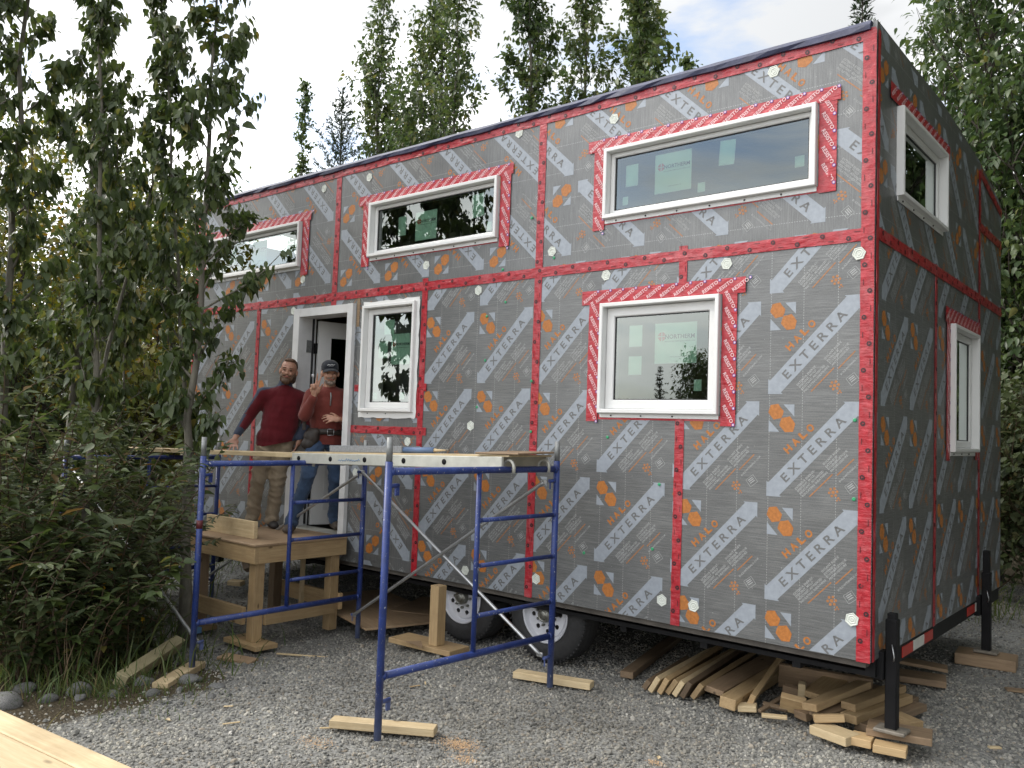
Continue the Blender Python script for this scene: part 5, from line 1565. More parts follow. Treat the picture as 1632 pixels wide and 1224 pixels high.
# --- the wood beyond the far end of the house
BG = 'trees beyond the far end of the house'
for i, (x, y, h, ty, lb) in enumerate([
    (-11.8, -.2, 6.0, 'leaf_yellow', 'yellowing bushy tree at the far left behind the clump'),
    (-11.0, 1.5, 5.0, 'leaf_yellow', 'yellow-green bushy tree seen just left of the house end'),
    (-13.2, 2.2, 5.8, 'leaf_far', 'green leafy tree behind the yellow-green one at the house end'),
    (-10.4, -1.7, 4.4, 'leaf_yellow', 'low golden bush low down at the left behind the shrubs'),
    (-14.6, .8, 6.6, 'leaf_far', 'tall green tree deep in the wood at the left'),
    (-13.0, -2.2, 7.0, 'leaf_far', 'tall green tree beyond the left edge of the clump'),
    (-9.6, .55, 2.6, 'leaf_yellow', 'waist-high yellowish bush right beyond the house end'),
    (-9.9, -.55, 3.2, 'leaf_far', 'head-high green bush beyond the far scaffold bay'),
    (-15.5, 4.6, 6.5, 'leaf_far', 'green tree peeping over the left end of the roof')]):
    broadleaf('bushy_tree', lb, (x, y), h, 300 + i, ty, 'bark_dark', .07, .03, 44, h * .34, .5, .6, .105, 5200 if h > 3.5 else 2600, LEAF4, (0, 0), 3, BG, 1 if h > 3.5 else 2, 'tree' if h > 3.5 else 'bush', .16, shape='round', tint=(.42, .22))

# --- tall poplars and spruces behind the roof
RG = 'tall poplars behind the house'
for i, (x, y, h, r, lb, nl) in enumerate([
    (-13.6, 8.0, 12.2, 1.15, 'leftmost thick poplar of the row behind the roof', 6500),
    (-12.4, 8.4, 13.6, 1.10, 'tallest poplar in the left group behind the roof', 7500),
    (-11.2, 7.7, 11.2, 1.0, 'poplar at the right of the left group behind the roof', 6000),
    (-9.25, 8.0, 13.2, 1.05, 'left one of the pair of poplars over the middle of the roof', 7000),
    (-8.2, 8.2, 11.6, .95, 'right one of the pair of poplars over the middle of the roof', 6200),
    (-6.72, 8.0, 11.4, .85, 'single narrow poplar right of the pair above the roof', 5600)]):
    broadleaf('tall_poplar', lb, (x, y), h, 400 + i, 'leaf_far', 'bark_poplar', .10, .25, 74, r * 1.12, 1.7, .7, .11, int(nl * 1.25), LEAF8, ((-.25, .1), (.1, 0), (.35, -.1), (-.15, 0), (.2, .1), (.05, 0))[i], 3, RG, (2, 1, 2, 0, 1, 0)[i], 'tree', .07, shape=('round', 'column', 'column', 'column', 'round', 'column')[i], tint=((.36, .2), (.46, .2), (.40, .2))[i % 3])
broadleaf('thin_poplar', 'thin wispy poplar next to the spruce left of the roof', (-14.8, 6.5), 9.6, 410, 'leaf_far', 'bark_poplar', .05, .3, 26, .55, 1.6, .6, .10, 1500, LEAF8, (.2, 0), 2, None, 0, 'tree', .06)
broadleaf('thin_poplar', 'few poplar sprigs showing above the roof right of the single narrow poplar', (-5.15, 7.2), 7.95, 411, 'leaf_far', 'bark_poplar', .04, .3, 26, .5, 1.6, .6, .10, 1500, LEAF8, (0, 0), 2, None, 0, 'tree', .06)
broadleaf('thin_poplar', 'single poplar twig tip barely clearing the roof edge', (-3.9, 7.0), 7.35, 412, 'leaf_far', 'bark_poplar', .04, .3, 20, .4, 1.6, .6, .10, 900, LEAF8, (0, 0), 2, None, 0, 'tree', .06)

def spruce(label, base, h, seed, width=1.2, nl=9000, sparse=1.0):
    rng = np.random.default_rng(seed); bx, by = base; bz = gz(bx, by)
    root = empty('spruce_tree', (bx, by, bz)); tag(root, label, 'tree', 'spruces round the clearing')
    tm = MB(); tp = np.array([[bx + .04 * math.sin(z), by, bz + z] for z in np.linspace(-.05, h, 16)])
    tm.path(tp, np.linspace(.09, .006, 16), 8); pos, dr_ = [], []
    z = .8
    while z < h - .08:
        nb = rng.integers(4, 7); a0 = rng.uniform(0, 6.28); f = (1 - z / h)
        for b in range(nb):
            a = a0 + 6.28 * b / nb + rng.uniform(-.3, .3); ln = (width * f ** .85 + .06) * rng.uniform(.65, 1.15)
            bp_ = curve_pts(along(tp, [z / h])[0] if z < h else tp[-1], (math.cos(a), math.sin(a), .25 + .5 * (z / h) ** 3), ln, 6, rng, (0, 0, -.15 + .35 * (z / h)), .10)
            tm.path(bp_, np.linspace(.010 * f + .004, .002, 7), 4, caps=False)
            m_ = max(8, int(ln * 130 * sparse)); t = rng.uniform(.05, 1, m_); q = along(bp_, t); o_ = unit(bp_[-1] - bp_[0])
            sd = rng.normal(0, 1, (m_, 3)); pos.append(q + rng.normal(0, .012, (m_, 3))); dr_.append(o_ * .8 + sd * .6)
        z += rng.uniform(.16, .30) * (1.1 - .55 * z / h)
    pos = np.concatenate(pos); dr_ = np.concatenate(dr_); sel = rng.choice(len(pos), min(nl, len(pos)), replace=False)
    tm.build('trunk', M['bark_dark'], root)
    leaves('crown', M['needle'], pos[sel], dr_[sel], .10 * rng.lognormal(0, .2, len(sel)), rng, NEEDLE, root)
spruce('spruce with bare spiky branch tips left of the roof end', (-13.9, 7.0), 9.4, 501, 3.1, 17000, 1.6)
spruce('spruce tip poking up behind the high right corner of the roof', (-2.52, 7.5), 8.6, 502, 1.3, 9000, 1.6)
# across the clearing, behind the photographer: these are what the window panes mirror
spruce('slim dark spruce across the clearing mirrored in the lower window', (-17.0, -27.0), 4.8, 503, .6, 5000)
spruce('second slim spruce across the clearing mirrored in the lower window', (-16.35, -27.5), 4.0, 504, .5, 3500)
for i, (x, y, h, lb) in enumerate([(-15.3, -27.0, 5.2, 'round poplar across the clearing mirrored in the lower window'), (-15.5, -17.0, 7.5, 'third poplar across the clearing mirrored in the left windows')]):
    broadleaf('clearing_poplar', lb, (x, y), h, 520 + i, 'leaf_far', 'bark_poplar', .10, .12, 50, 1.5, 1.1, .7, .14, 3800, LEAF4, (0, 0), 3, 'poplars across the clearing', 1, 'tree', .14, shape='round')

# --- big poplars at the right
GG = 'big poplars right of the house'
for i, (x, y, h, bl, lb, nl) in enumerate([
    (-.80, 7.6, 9.2, 1.35, 'big poplar whose crown hangs over the right end of the house', 9500),
    (.35, 6.9, 8.8, 1.35, 'big poplar at the right edge of the view', 9500),
    (-1.55, 9.4, 10.6, 1.4, 'taller poplar behind the one over the right house end', 8500),
    (.9, 9.5, 10.5, 1.5, 'tall poplar in the back at the right edge', 6500)]):
    broadleaf('big_poplar', lb, (x, y), h, 600 + i, 'leaf_far', 'bark_dark', .13, .05, 82, bl, .8, .85, .108, int(nl * 1.25), LEAF8, (0, 0), 4, GG, 1, 'tree', .13, shape='round', tint=(.24, .20))
for i, (x, y, h, lb) in enumerate([(-.55, 5.9, 2.3, 'dark leafy bush low behind the far jack'), (.25, 5.6, 2.4, 'dark bush at the right edge near the ground'), (-1.4, 6.6, 2.6, 'bush seen in the gap under the house corner'), (.1, 7.4, 3.4, 'taller bush between the two big poplars')]):
    broadleaf('leafy_bush', lb, (x, y), h, 640 + i, 'leaf_shrub', 'stem', .03, .02, 40, .8, .5, .6, .085, 4200, LEAF4, (0, 0), 3, 'bushes at the right behind the house', 3, 'bush', .12, shape='round')
for i, (x, y, h, lb) in enumerate([(-9.0, 6.9, 2.4, 'bush behind the house left of the wheels'), (-6.8, 7.0, 2.2, 'bush behind the house seen under the floor'), (-4.6, 7.1, 2.3, 'bush behind the house right of the wheels'), (-11.5, 6.4, 2.6, 'bush behind the left end of the house')]):
    broadleaf('leafy_bush', lb, (x, y), h, 660 + i, 'leaf_shrub', 'stem', .03, .02, 34, .9, .5, .6, .10, 2400, LEAF4, (0, 0), 3, 'bushes behind the house', 3, 'bush', .14, shape='round')
for i, (x, y, h, lb) in enumerate([(3.7, .3, 10.5, 'poplar close to the right end wall, mirrored in the upper end window'), (3.5, 3.0, 11.0, 'poplar facing the middle of the right end wall, mirrored in its windows'), (3.2, 5.6, 11.0, 'poplar facing the rear of the right end wall'), (5.8, 1.6, 12.5, 'taller poplar in the second row facing the right end wall'), (5.6, 5.0, 12.5, 'poplar in the second row facing the rear right corner'), (2.5, 8.6, 11.5, 'poplar behind the right clearing edge, mirrored in the lower end window'), (3.6, 11.8, 13.0, 'tall poplar deep behind the right clearing edge'), (1.9, 12.6, 13.0, 'far tall poplar behind the right clearing edge'), (5.0, 9.0, 12.5, 'poplar at the outer right corner of the clearing'), (6.4, -2.2, 10.0, 'poplar right of the photographer facing the near right corner')]):
    broadleaf('big_poplar', lb, (x, y), h, 700 + i, 'leaf_far', 'bark_dark', .13, .02, 70, 1.55, .7, .85, .17, 9500, LEAF4, (0, 0), 4, 'big poplars facing the right end wall', 1, 'tree', .16, shape='round', tint=(.40, .22))
# far wood that closes the view: one mass nobody could count
rw = np.random.default_rng(77); n = 26000
ang = np.radians(rw.uniform(82, 182, n)); rad = rw.uniform(19, 26, n)
cl = np.sin(ang * 17) + np.sin(ang * 31 + 1) * .6
pos = np.stack([1.5 + rad * np.cos(ang), -5 + rad * np.sin(ang), rw.uniform(0, 1, n) ** .9 * (5.2 + 1.1 * cl)], -1)
o = leaves('distant_wood', M['leaf_far'], pos, rw.normal(0, .5, (n, 3)) + np.array([0, 0, -.6]), .30 * rw.lognormal(0, .3, n), rw, LEAF4, None)
tag(o, 'mass of woodland closing the view behind house and trees', kind='stuff')

# --- grass, dead stalks
rg2 = np.random.default_rng(9)
def grass_patch(cx_, cy_, rx, ry, n, hmean):
    x = cx_ + rg2.normal(0, rx, n); y = cy_ + rg2.normal(0, ry, n)
    return np.stack([x, y, gz_at(x, y) - .005], -1), hmean * rg2.lognormal(0, .4, n)
PS, HS = [], []
for a in [(-4.10, -2.42, .12, .10, 150, .07), (-4.25, -2.30, .3, .25, 200, .09), (-4.6, -2.05, .4, .3, 320, .15), (-5.0, -2.5, .5, .3, 420, .22), (-3.85, -2.2, .2, .15, 90, .045), (-3.60, -2.35, .25, .12, 90, .035), (-5.3, -1.6, .5, .3, 420, .20), (-4.5, -1.55, .3, .2, 120, .08), (-4.75, -2.75, .3, .2, 220, .18), (-3.75, -1.95, .2, .12, 100, .035), (.6, 5.2, 1.2, .4, 700, .22), (-6.8, -1.8, .8, .6, 600, .30), (-8.4, .9, .8, .8, 500, .2)]:
    p_, h_ = grass_patch(*a); PS.append(p_); HS.append(h_)
PS = np.concatenate(PS); HS = np.concatenate(HS); n = len(PS)
leanv = rg2.normal(0, .32, (n, 3)); leanv[:, 2] = 1; leanv = unit(leanv); sd = unit(np.cross(leanv, rg2.normal(0, 1, (n, 3))))
w = (.0022 + HS * .010)[:, None]; dn = np.stack([leanv[:, 0], leanv[:, 1], np.zeros(n)], -1)
q = [PS - sd * w, PS + sd * w, PS + leanv * HS[:, None] * .55 + sd * w * .8, PS + leanv * HS[:, None] * .55 - sd * w * .8, PS + leanv * HS[:, None] + dn * HS[:, None] * .6]
V_ = np.stack(q, 1).reshape(-1, 3); b_ = np.arange(n) * 5
F_ = np.concatenate([np.stack([b_, b_+1, b_+2], -1), np.stack([b_, b_+2, b_+3], -1), np.stack([b_+3, b_+2, b_+4], -1)])
o = link('grass', mesh_np('grass', V_, F_, tint=np.repeat(np.clip(rg2.normal(.45, .25, n), 0, 1), 5)), M['grass'])
tag(o, 'grass growing between rocks and shrubs', kind='stuff')
for i in range(9):
    r = np.random.default_rng(800 + i); x, y = -4.6 + r.uniform(-.5, .25), -2.45 + r.uniform(-.25, .35)
    mb = MB()
    for k in range(3):
        p = curve_pts((x + r.normal(0, .03), y + r.normal(0, .03), gz(x, y) - .01), (r.normal(0, .15), r.normal(0, .15), 1), r.uniform(.35, .75), 6, r, (r.normal(0, .2), r.normal(0, .2), -.1), .1); mb.path(p, np.linspace(.0035, .0015, 7), 5, caps=False)
    o = mb.build('dry_stalk', M['lumber_old']); tag(o, 'thin bare dry stalks rising from the bank among the shrubs', 'plant', 'dry stalks on the bank')
M['petal'] = simple('yellow_petal', (0.62, 0.36, 0.02), .6, 0, .1, 30)
for i, (x, y, z, lb) in enumerate([(-4.70, -2.02, .62, 'upper one of two small yellow flowers in the dark shrubs'), (-4.72, -2.05, .50, 'lower one of two small yellow flowers in the dark shrubs'), (-4.62, -1.80, .24, 'yellow flower low beside the drooping paired-leaf shrub')]):
    fr = empty('yellow_flower', (x, y, gz(x, y))); tag(fr, lb, 'flower', 'yellow flowers')
    mb = MB(); mb.path([(x, y, gz(x, y)), (x + .01, y, z * .6), (x + .02, y - .02, z)], .003, 5); mb.build('stalk', M['stem'], fr)
    mb = MB()
    for k in range(7):
        a = 6.28 * k / 7; c = Vector((x + .02, y - .02, z)); d = Vector((math.cos(a), -.35, math.sin(a))).normalized(); s_ = Vector((-math.sin(a), 0, math.cos(a)))
        mb.poly([c, c + d * .018 + s_ * .009, c + d * .034, c + d * .018 - s_ * .009])
    mb.build('petals', M['petal'], fr)
# ------------------------------------------------------------------ people
def fused(name, shapes, voxel, mats, parent, smooth=6, rough=0.0, seed=0, matfn=None, rscale=9.0, cut=None, zf=.55):
    """shapes: ('b', centre, radii, R) ellipsoids and ('l', p0, r0, p1, r1) tapered limbs, melted into one continuous surface"""
    bm = bmesh.new()
    def sph(c, rad, R=None, seg=(16, 10)):
        r = bmesh.ops.create_uvsphere(bm, u_segments=seg[0], v_segments=seg[1], radius=1.0)
        for v in r['verts']:
            p = Vector((v.co.x * rad[0], v.co.y * rad[1], v.co.z * rad[2]))
            v.co = (R @ p if R is not None else p) + Vector(c)
    for s in shapes:
        if s[0] == 'b': sph(s[1], s[2], s[3] if len(s) > 3 else None)
        else:
            p0, r0, p1, r1 = Vector(s[1]), s[2], Vector(s[3]), s[4]
            small = max(r0, r1) < .02
            sph(p0, (r0,) * 3, None, (10, 6) if small else (14, 8)); sph(p1, (r1,) * 3, None, (10, 6) if small else (14, 8))
            k = 10 if small else 14; d = (p1 - p0)
            if d.length < 1e-6: continue
            d.normalize(); u = d.orthogonal().normalized(); w = d.cross(u)
            ra = [bm.verts.new(p0 + (u * math.cos(6.2832 * i / k) + w * math.sin(6.2832 * i / k)) * r0) for i in range(k)]
            rb = [bm.verts.new(p1 + (u * math.cos(6.2832 * i / k) + w * math.sin(6.2832 * i / k)) * r1) for i in range(k)]
            for i in range(k): bm.faces.new((ra[i], ra[(i + 1) % k], rb[(i + 1) % k], rb[i]))
            bm.faces.new(ra[::-1]); bm.faces.new(rb)
    me = bpy.data.meshes.new(name); bm.to_mesh(me); bm.free()
    ob = bpy.data.objects.new('tmp', me); COL.objects.link(ob)
    m1 = ob.modifiers.new('r', 'REMESH'); m1.mode = 'VOXEL'; m1.voxel_size = voxel; m1.use_smooth_shade = True
    m2 = ob.modifiers.new('s', 'SMOOTH'); m2.factor = .5; m2.iterations = smooth
    bpy.context.view_layer.update()
    dg = bpy.context.evaluated_depsgraph_get()
    out = bpy.data.meshes.new_from_object(ob.evaluated_get(dg)); out.name = name
    bpy.data.objects.remove(ob); bpy.data.meshes.remove(me)
    n = len(out.vertices); co = np.empty(n * 3, np.float32); out.vertices.foreach_get('co', co); co = co.reshape(-1, 3)
    if rough:
        no = np.empty(n * 3, np.float32); out.vertices.foreach_get('normal', no); no = no.reshape(-1, 3)
        r = np.random.default_rng(seed); h = np.zeros(n)
        for k in range(12):
            kk = r.normal(0, rscale * (1 if k < 6 else 2.4), 3) * np.array([1, 1, zf]); h += (1 - np.abs(np.sin(co @ kk + r.uniform(0, 6.28) + .8 * np.sin(co @ kk[::-1] * .6)))) ** 2 * (1 if k < 6 else .45)
        co = co + no * ((h / 5 - .55) * rough)[:, None]; out.vertices.foreach_set('co', co.astype(np.float32).ravel())
    if cut:
        b_ = bmesh.new(); b_.from_mesh(out)
        for co_, no_ in cut: bmesh.ops.bisect_plane(b_, geom=b_.verts[:] + b_.edges[:] + b_.faces[:], plane_co=co_, plane_no=no_, clear_outer=True)
        b_.to_mesh(out); b_.free()
    out.materials.clear()
    for m_ in (mats if isinstance(mats, list) else [mats]): out.materials.append(m_)
    if matfn:
        nf = len(out.polygons); ctr = np.empty(nf * 3, np.float32); out.polygons.foreach_get('center', ctr); out.polygons.foreach_set('material_index', matfn(ctr.reshape(-1, 3)).astype(np.int32))
    out.polygons.foreach_set('use_smooth', np.ones(len(out.polygons), dtype=bool)); out.update()
    o = bpy.data.objects.new(name, out); COL.objects.link(o); o.parent = parent
    return o

def cloth(name, a, var=.18, s=60):
    m, nt, b = material(name)
    n = noise(nt, 5, 4); n2 = noise(nt, 240, 2)
    c = ramp(nt, n.outputs['Fac'], [(.3, tuple(x * (1 - var) for x in a)), (.7, tuple(x * (1 + var) for x in a))])
    c = mixc(nt, .25, c, ramp(nt, n2.outputs['Fac'], [(.35, tuple(x * .6 for x in a)), (.65, tuple(x * 1.3 for x in a))]))
    nt.links.new(c, b.inputs['Base Color']); b.inputs['Roughness'].default_value = .9; b.inputs['Specular IOR Level'].default_value = .2
    b.inputs['Sheen Weight'].default_value = .15
    bump(nt, b, n2.outputs['Fac'], .35, .002)
    return m
def skin_mat():
    m, nt, b = material('tanned_skin')
    n = noise(nt, 22, 4)
    nt.links.new(ramp(nt, n.outputs['Fac'], [(.3, (.33, .165, .110)), (.7, (.47, .265, .185))]), b.inputs['Base Color'])
    b.inputs['Roughness'].default_value = .5; b.inputs['Subsurface Weight'].default_value = .12; b.inputs['Subsurface Radius'].default_value = (.01, .004, .002)
    return m
def hair_mat(name, a):
    m, nt, b = material(name); n = noise(nt, 30, 4, .6, None, (6, 6, 1))
    nt.links.new(ramp(nt, n.outputs['Fac'], [(.35, tuple(x * .5 for x in a)), (.65, tuple(x * 1.35 for x in a))]), b.inputs['Base Color'])
    b.inputs['Roughness'].default_value = .6; bump(nt, b, n.outputs['Fac'], .6, .004); return m
M['skin'] = skin_mat()
M['brown_hair'] = hair_mat('brown_hair', (.11, .062, .036)); M['grey_beard'] = hair_mat('grizzled_beard', (.20, .155, .125))
M['red_knit'] = cloth('dark_red_knit', (.108, .010, .015)); M['slate_knit'] = cloth('slate_blue_knit', (.050, .062, .095))
M['khaki'] = cloth('khaki_canvas', (.27, .215, .150)); M['rust_fleece'] = cloth('rust_red_pullover', (.150, .035, .028)); M['navy_cloth'] = cloth('navy_cloth', (.022, .026, .042))
M['denim'] = cloth('blue_denim', (.040, .068, .125), .35); M['shoe'] = simple('dark_shoe', (.030, .026, .024), .6, 0, .2, 20); M['boot'] = simple('brown_boot', (.065, .05, .038), .7, 0, .2, 20)
M['leather'] = simple('dark_tool_leather', (.030, .022, .018), .55, 0, .3, 18, .2); M['cap_cloth'] = cloth('charcoal_cap', (.020, .023, .030)); M['eye'] = simple('dark_eye', (.02, .014, .01), .2)
M['cap_white'] = simple('cap_embroidery', (.55, .56, .58), .8); M['lip'] = simple('lip', (.26, .09, .07), .5)

def vx(*a): return Vector(a)
def head_shapes(c, s=1.0, R=Matrix.Identity(3)):
    def q(x, y, z): return Vector(c) + R @ (Vector((x, y, z)) * s)
    e = lambda p, r: ('b', q(*p), [k * s for k in r], R)
    return [e((0, .012, .030), (.074, .092, .092)), e((0, -.020, -.030), (.058, .070, .075)), e((0, -.040, -.078), (.036, .040, .030)),
            e((0, -.088, -.012), (.011, .018, .024)), e((0, -.098, -.024), (.015, .013, .011)), e((0, -.074, .022), (.056, .020, .014)),
            e((-.030, -.070, -.022), (.022, .020, .020)), e((.030, -.070, -.022), (.022, .020, .020)), e((-.076, .012, -.006), (.012, .020, .030)), e((.076, .012, -.006), (.012, .020, .030))], q
def face_bits(q, par, s=1.0):
    for sx in (-1, 1):
        mb = MB(); c = q(sx * .030, -.083, .006)
        mb.lathe([(.0001, -.006), (.006, -.004), (.0085, 0), (.006, .004), (.0001, .006)], 10, Matrix.Translation(c) @ Matrix.Diagonal((1.25, 1, .8, 1)))
        o = mb.build('eye', M['eye']); o.parent = par
    mb = MB(); mb.path([q(-.026, -.080, -.052), q(-.010, -.093, -.054), q(.010, -.093, -.054), q(.026, -.080, -.052)], [.002, .0055, .0055, .002], 8)
    o = mb.build('mouth', M['lip']); o.parent = par

def finger(base, d, side, lens, r, curl, up):
    """three joints from base along d, curling towards up"""
    out = []; p = Vector(base); d = Vector(d).normalized(); ax = d.cross(Vector(up)).normalized()
    for k, l_ in enumerate(lens):
        d = Matrix.Rotation(curl[k], 3, ax) @ d
        n = p + d * l_; out.append(('l', p, r * (1 - .08 * k), n, r * (1 - .08 * (k + 1)))); p = n
    return out
def hand(wrist, d, palm, s=1.0, curls=(.15, .2, .2), per=None, spread=.12, thumb_out=.7, flip=1):
    """palm and five unequal fingers. d: towards the fingertips, palm: the way the palm faces"""
    d = Vector(d).normalized(); palm = (Vector(palm) - d * Vector(palm).dot(d)).normalized(); side = d.cross(palm).normalized() * flip   # towards the thumb
    w = Vector(wrist); sh = [('l', w, .024 * s, w + d * .03 * s, .026 * s)]
    R = Matrix((side, d, palm)).transposed()
    sh.append(('b', w + d * .055 * s, (.040 * s, .048 * s, .015 * s), R)); sh.append(('b', w + d * .045 * s + side * .022 * s, (.018 * s, .034 * s, .016 * s), R))
    lens = [(.038, .024, .020), (.043, .028, .021), (.040, .026, .020), (.031, .020, .018)]
    for k in range(4):
        off = (1.5 - k) * .0205 * s; dd = (d + side * ((1.5 - k) * spread)).normalized()
        cu = per[k] if per else curls
        sh += finger(w + d * (.094 - .004 * abs(k - 1)) * s + side * off, dd, side, [x * s for x in lens[k]], .0092 * s, cu, palm)
    sh += finger(w + d * .030 * s + side * .034 * s, d * .75 + side * thumb_out + palm * .25, side, [.036 * s, .028 * s, .022 * s], .0105 * s, (.0, .2, .3), palm)
    return sh

FACING = math.radians(55)
# ---- the bearded man with his hand on the plank.  local axes: -y is forward (towards the camera), +x to the camera's right
p1 = empty('person', (-5.42, -.26, .736), FACING)
tag(p1, 'bearded man in a dark red sweater and khaki trousers leaning one hand on a plank', 'person')
hipL, hipR = vx(-.02, .02, .84), vx(.15, .03, .84); kneeL, kneeR = vx(-.085, -.05, .45), vx(.085, -.03, .44); anL, anR = vx(-.125, .02, .09), vx(.055, -.02, .085)
chest, belly, pelvis = vx(.105, .01, 1.16), vx(.085, .005, .98), vx(.065, .02, .86)
shL, shR = vx(-.075, .0, 1.250), vx(.285, .03, 1.225); elL, elR = vx(-.205, .04, 1.03), vx(.345, .10, 1.00); wrL, wrR = vx(-.305, -.12, .835), vx(.270, -.02, .815)
neck, head = vx(.115, -.01, 1.335), vx(.140, -.035, 1.475)
RH = Matrix.Rotation(.12, 3, 'Y') @ Matrix.Rotation(-.12, 3, 'Z')
hs, q1 = head_shapes(head, 1.02, RH)
body = hs + [('l', head + vx(-.008, .03, -.09), .052, neck, .058), ('l', neck, .06, chest + vx(0, 0, .08), .09), ('b', chest, (.155, .092, .16)), ('b', belly, (.135, .085, .16)), ('b', pelvis, (.145, .095, .11)),
             ('l', shL, .052, elL, .040), ('l', elL, .040, wrL, .026), ('l', shR, .052, elR, .040), ('l', elR, .040, wrR, .026), ('l', chest + vx(-.06, 0, .09), .06, shL, .05), ('l', chest + vx(.06, 0, .09), .06, shR, .05),
             ('l', hipL, .080, kneeL, .055), ('l', kneeL, .054, anL, .036), ('l', hipR, .080, kneeR, .055), ('l', kneeR, .054, anR, .036),
             ('l', anL + vx(0, .03, -.05), .036, anL + vx(-.02, -.13, -.062), .026), ('l', anR + vx(0, .03, -.05), .036, anR + vx(.02, -.13, -.06), .026)]
body += hand(wrL, (-.10, -.55, -.62), (.1, .55, -.75), 1.05, per=[(-.55, .35, .3), (-.5, .35, .3), (-.5, .35, .3), (-.5, .35, .3)], spread=.22, flip=-1)
body += hand(wrR, (-.35, -.12, -.9), (-.9, .1, .3), .95, (.2, .3, .3), flip=1)
fused('body', body, .0062, M['skin'], p1, 3)
sw = [('b', chest, (.178, .120, .165)), ('b', chest.lerp(belly, .35), (.182, .118, .16)), ('b', chest.lerp(belly, .7), (.182, .116, .15)), ('b', belly + vx(-.003, 0, -.02), (.180, .116, .15)), ('b', vx(.075, .01, .90), (.178, .118, .11)), ('b', vx(.062, .01, .845), (.194, .128, .14)), ('b', vx(.060, .01, .77), (.192, .126, .12)), ('l', neck + vx(0, .005, -.02), .074, neck + vx(.004, .0, .035), .066), ('l', neck + vx(0, .01, -.05), .09, chest + vx(0, 0, .10), .11),
      ('l', shL, .074, elL, .060), ('l', elL, .060, wrL + vx(.012, .025, .035), .042), ('l', shR, .074, elR, .060), ('l', elR, .060, wrR + vx(.012, .010, .03), .046), ('l', chest + vx(-.05, 0, .08), .10, shL, .072), ('l', chest + vx(.05, 0, .08), .10, shR, .072)]
def sw_mat(c):
    m = np.zeros(len(c), int)
    yoke = c[:, 2] > 1.352 - .33 * np.abs(c[:, 0] - .115)
    def seg(a, b, c_):
        a, b = np.array(a), np.array(b); t = np.clip(((c_ - a) @ (b - a)) / ((b - a) @ (b - a)), 0, 1); p = a + t[:, None] * (b - a); return np.linalg.norm(c_ - p, axis=1), t, c_ - p
    dL, tL, oL = seg(elL, wrL, c); uL, tuL, ouL = seg(shL, elL, c)
    m[yoke] = 1
    m[(dL < .075) & (tL > .05) & ((oL[:, 0] < -.012) | (tL > .62)) & (c[:, 0] < -.10)] = 1
    m[(uL < .09) & (ouL[:, 0] < -.040) & (c[:, 0] < -.06)] = 1
    dR, tR, oR = seg(elR, wrR, c); m[(dR < .08) & (tR > .25) & (c[:, 0] > .20)] = 1
    uR, tuR, ouR = seg(shR, elR, c); m[(uR < .09) & (ouR[:, 0] > .062)] = 1
    return m
fused('sweater', sw, .0095, [M['red_knit'], M['slate_knit']], p1, 5, .016, 4, sw_mat, 9, [((.08, 0, .790), (.22, 0, -1))])
tr = [('b', pelvis + vx(0, 0, -.03), (.162, .112, .12)), ('l', hipL, .098, kneeL, .078), ('l', kneeL, .078, anL + vx(0, .0, .0), .066), ('l', hipR, .098, kneeR, .078), ('l', kneeR, .078, anR, .066), ('b', anL + vx(0, -.01, -.01), (.072, .08, .05)), ('b', anR + vx(0, -.01, -.01), (.072, .08, .05))]
fused('trousers', tr, .0095, M['khaki'], p1, 3, .036, 9, None, 9, None, 1.5)
for a, tx in ((anL, -.03), (anR, .03)):
    fused('shoe', [('b', a + vx(0, .02, -.042), (.046, .060, .050)), ('b', a + vx(tx * .6, -.075, -.052), (.046, .085, .036)), ('b', a + vx(tx, -.135, -.055), (.042, .045, .030))], .008, M['shoe'], p1, 3)
def hairpiece(name, parts, q, mat, par, s=1.0, R=Matrix.Identity(3), vox=.006, rough=.006, seed=1):
    return fused(name, [('b', q(*p), [k * s for k in r], R) for p, r in parts], vox, M[mat], par, 2, rough, seed, None, 40)
hairpiece('hair', [((0, .030, .058), (.076, .088, .074)), ((0, .062, .01), (.070, .058, .075)), ((-.052, .030, .045), (.026, .058, .050)), ((.052, .030, .045), (.026, .058, .050)), ((0, -.030, .104), (.052, .040, .022)), ((-.045, .075, -.05), (.030, .035, .060)), ((.045, .075, -.05), (.030, .035, .060)), ((0, .085, -.04), (.05, .035, .06))], q1, 'brown_hair', p1, 1.02, RH)
hairpiece('beard', [((0, -.062, -.092), (.044, .040, .036)), ((-.046, -.030, -.062), (.022, .042, .042)), ((.046, -.030, -.062), (.022, .042, .042)), ((-.026, -.086, -.042), (.022, .012, .010)), ((.026, -.086, -.042), (.022, .012, .010)), ((0, -.066, -.072), (.044, .028, .014)), ((-.062, -.004, -.035), (.012, .020, .04)), ((.062, -.004, -.035), (.012, .020, .04))], q1, 'brown_hair', p1, 1.02, RH)
hairpiece('eyebrow', [((-.030, -.090, .028), (.022, .008, .006))], q1, 'brown_hair', p1, 1.02, RH, .004, .002)
hairpiece('eyebrow', [((.030, -.090, .028), (.022, .008, .006))], q1, 'brown_hair', p1, 1.02, RH, .004, .002)
face_bits(q1, p1)

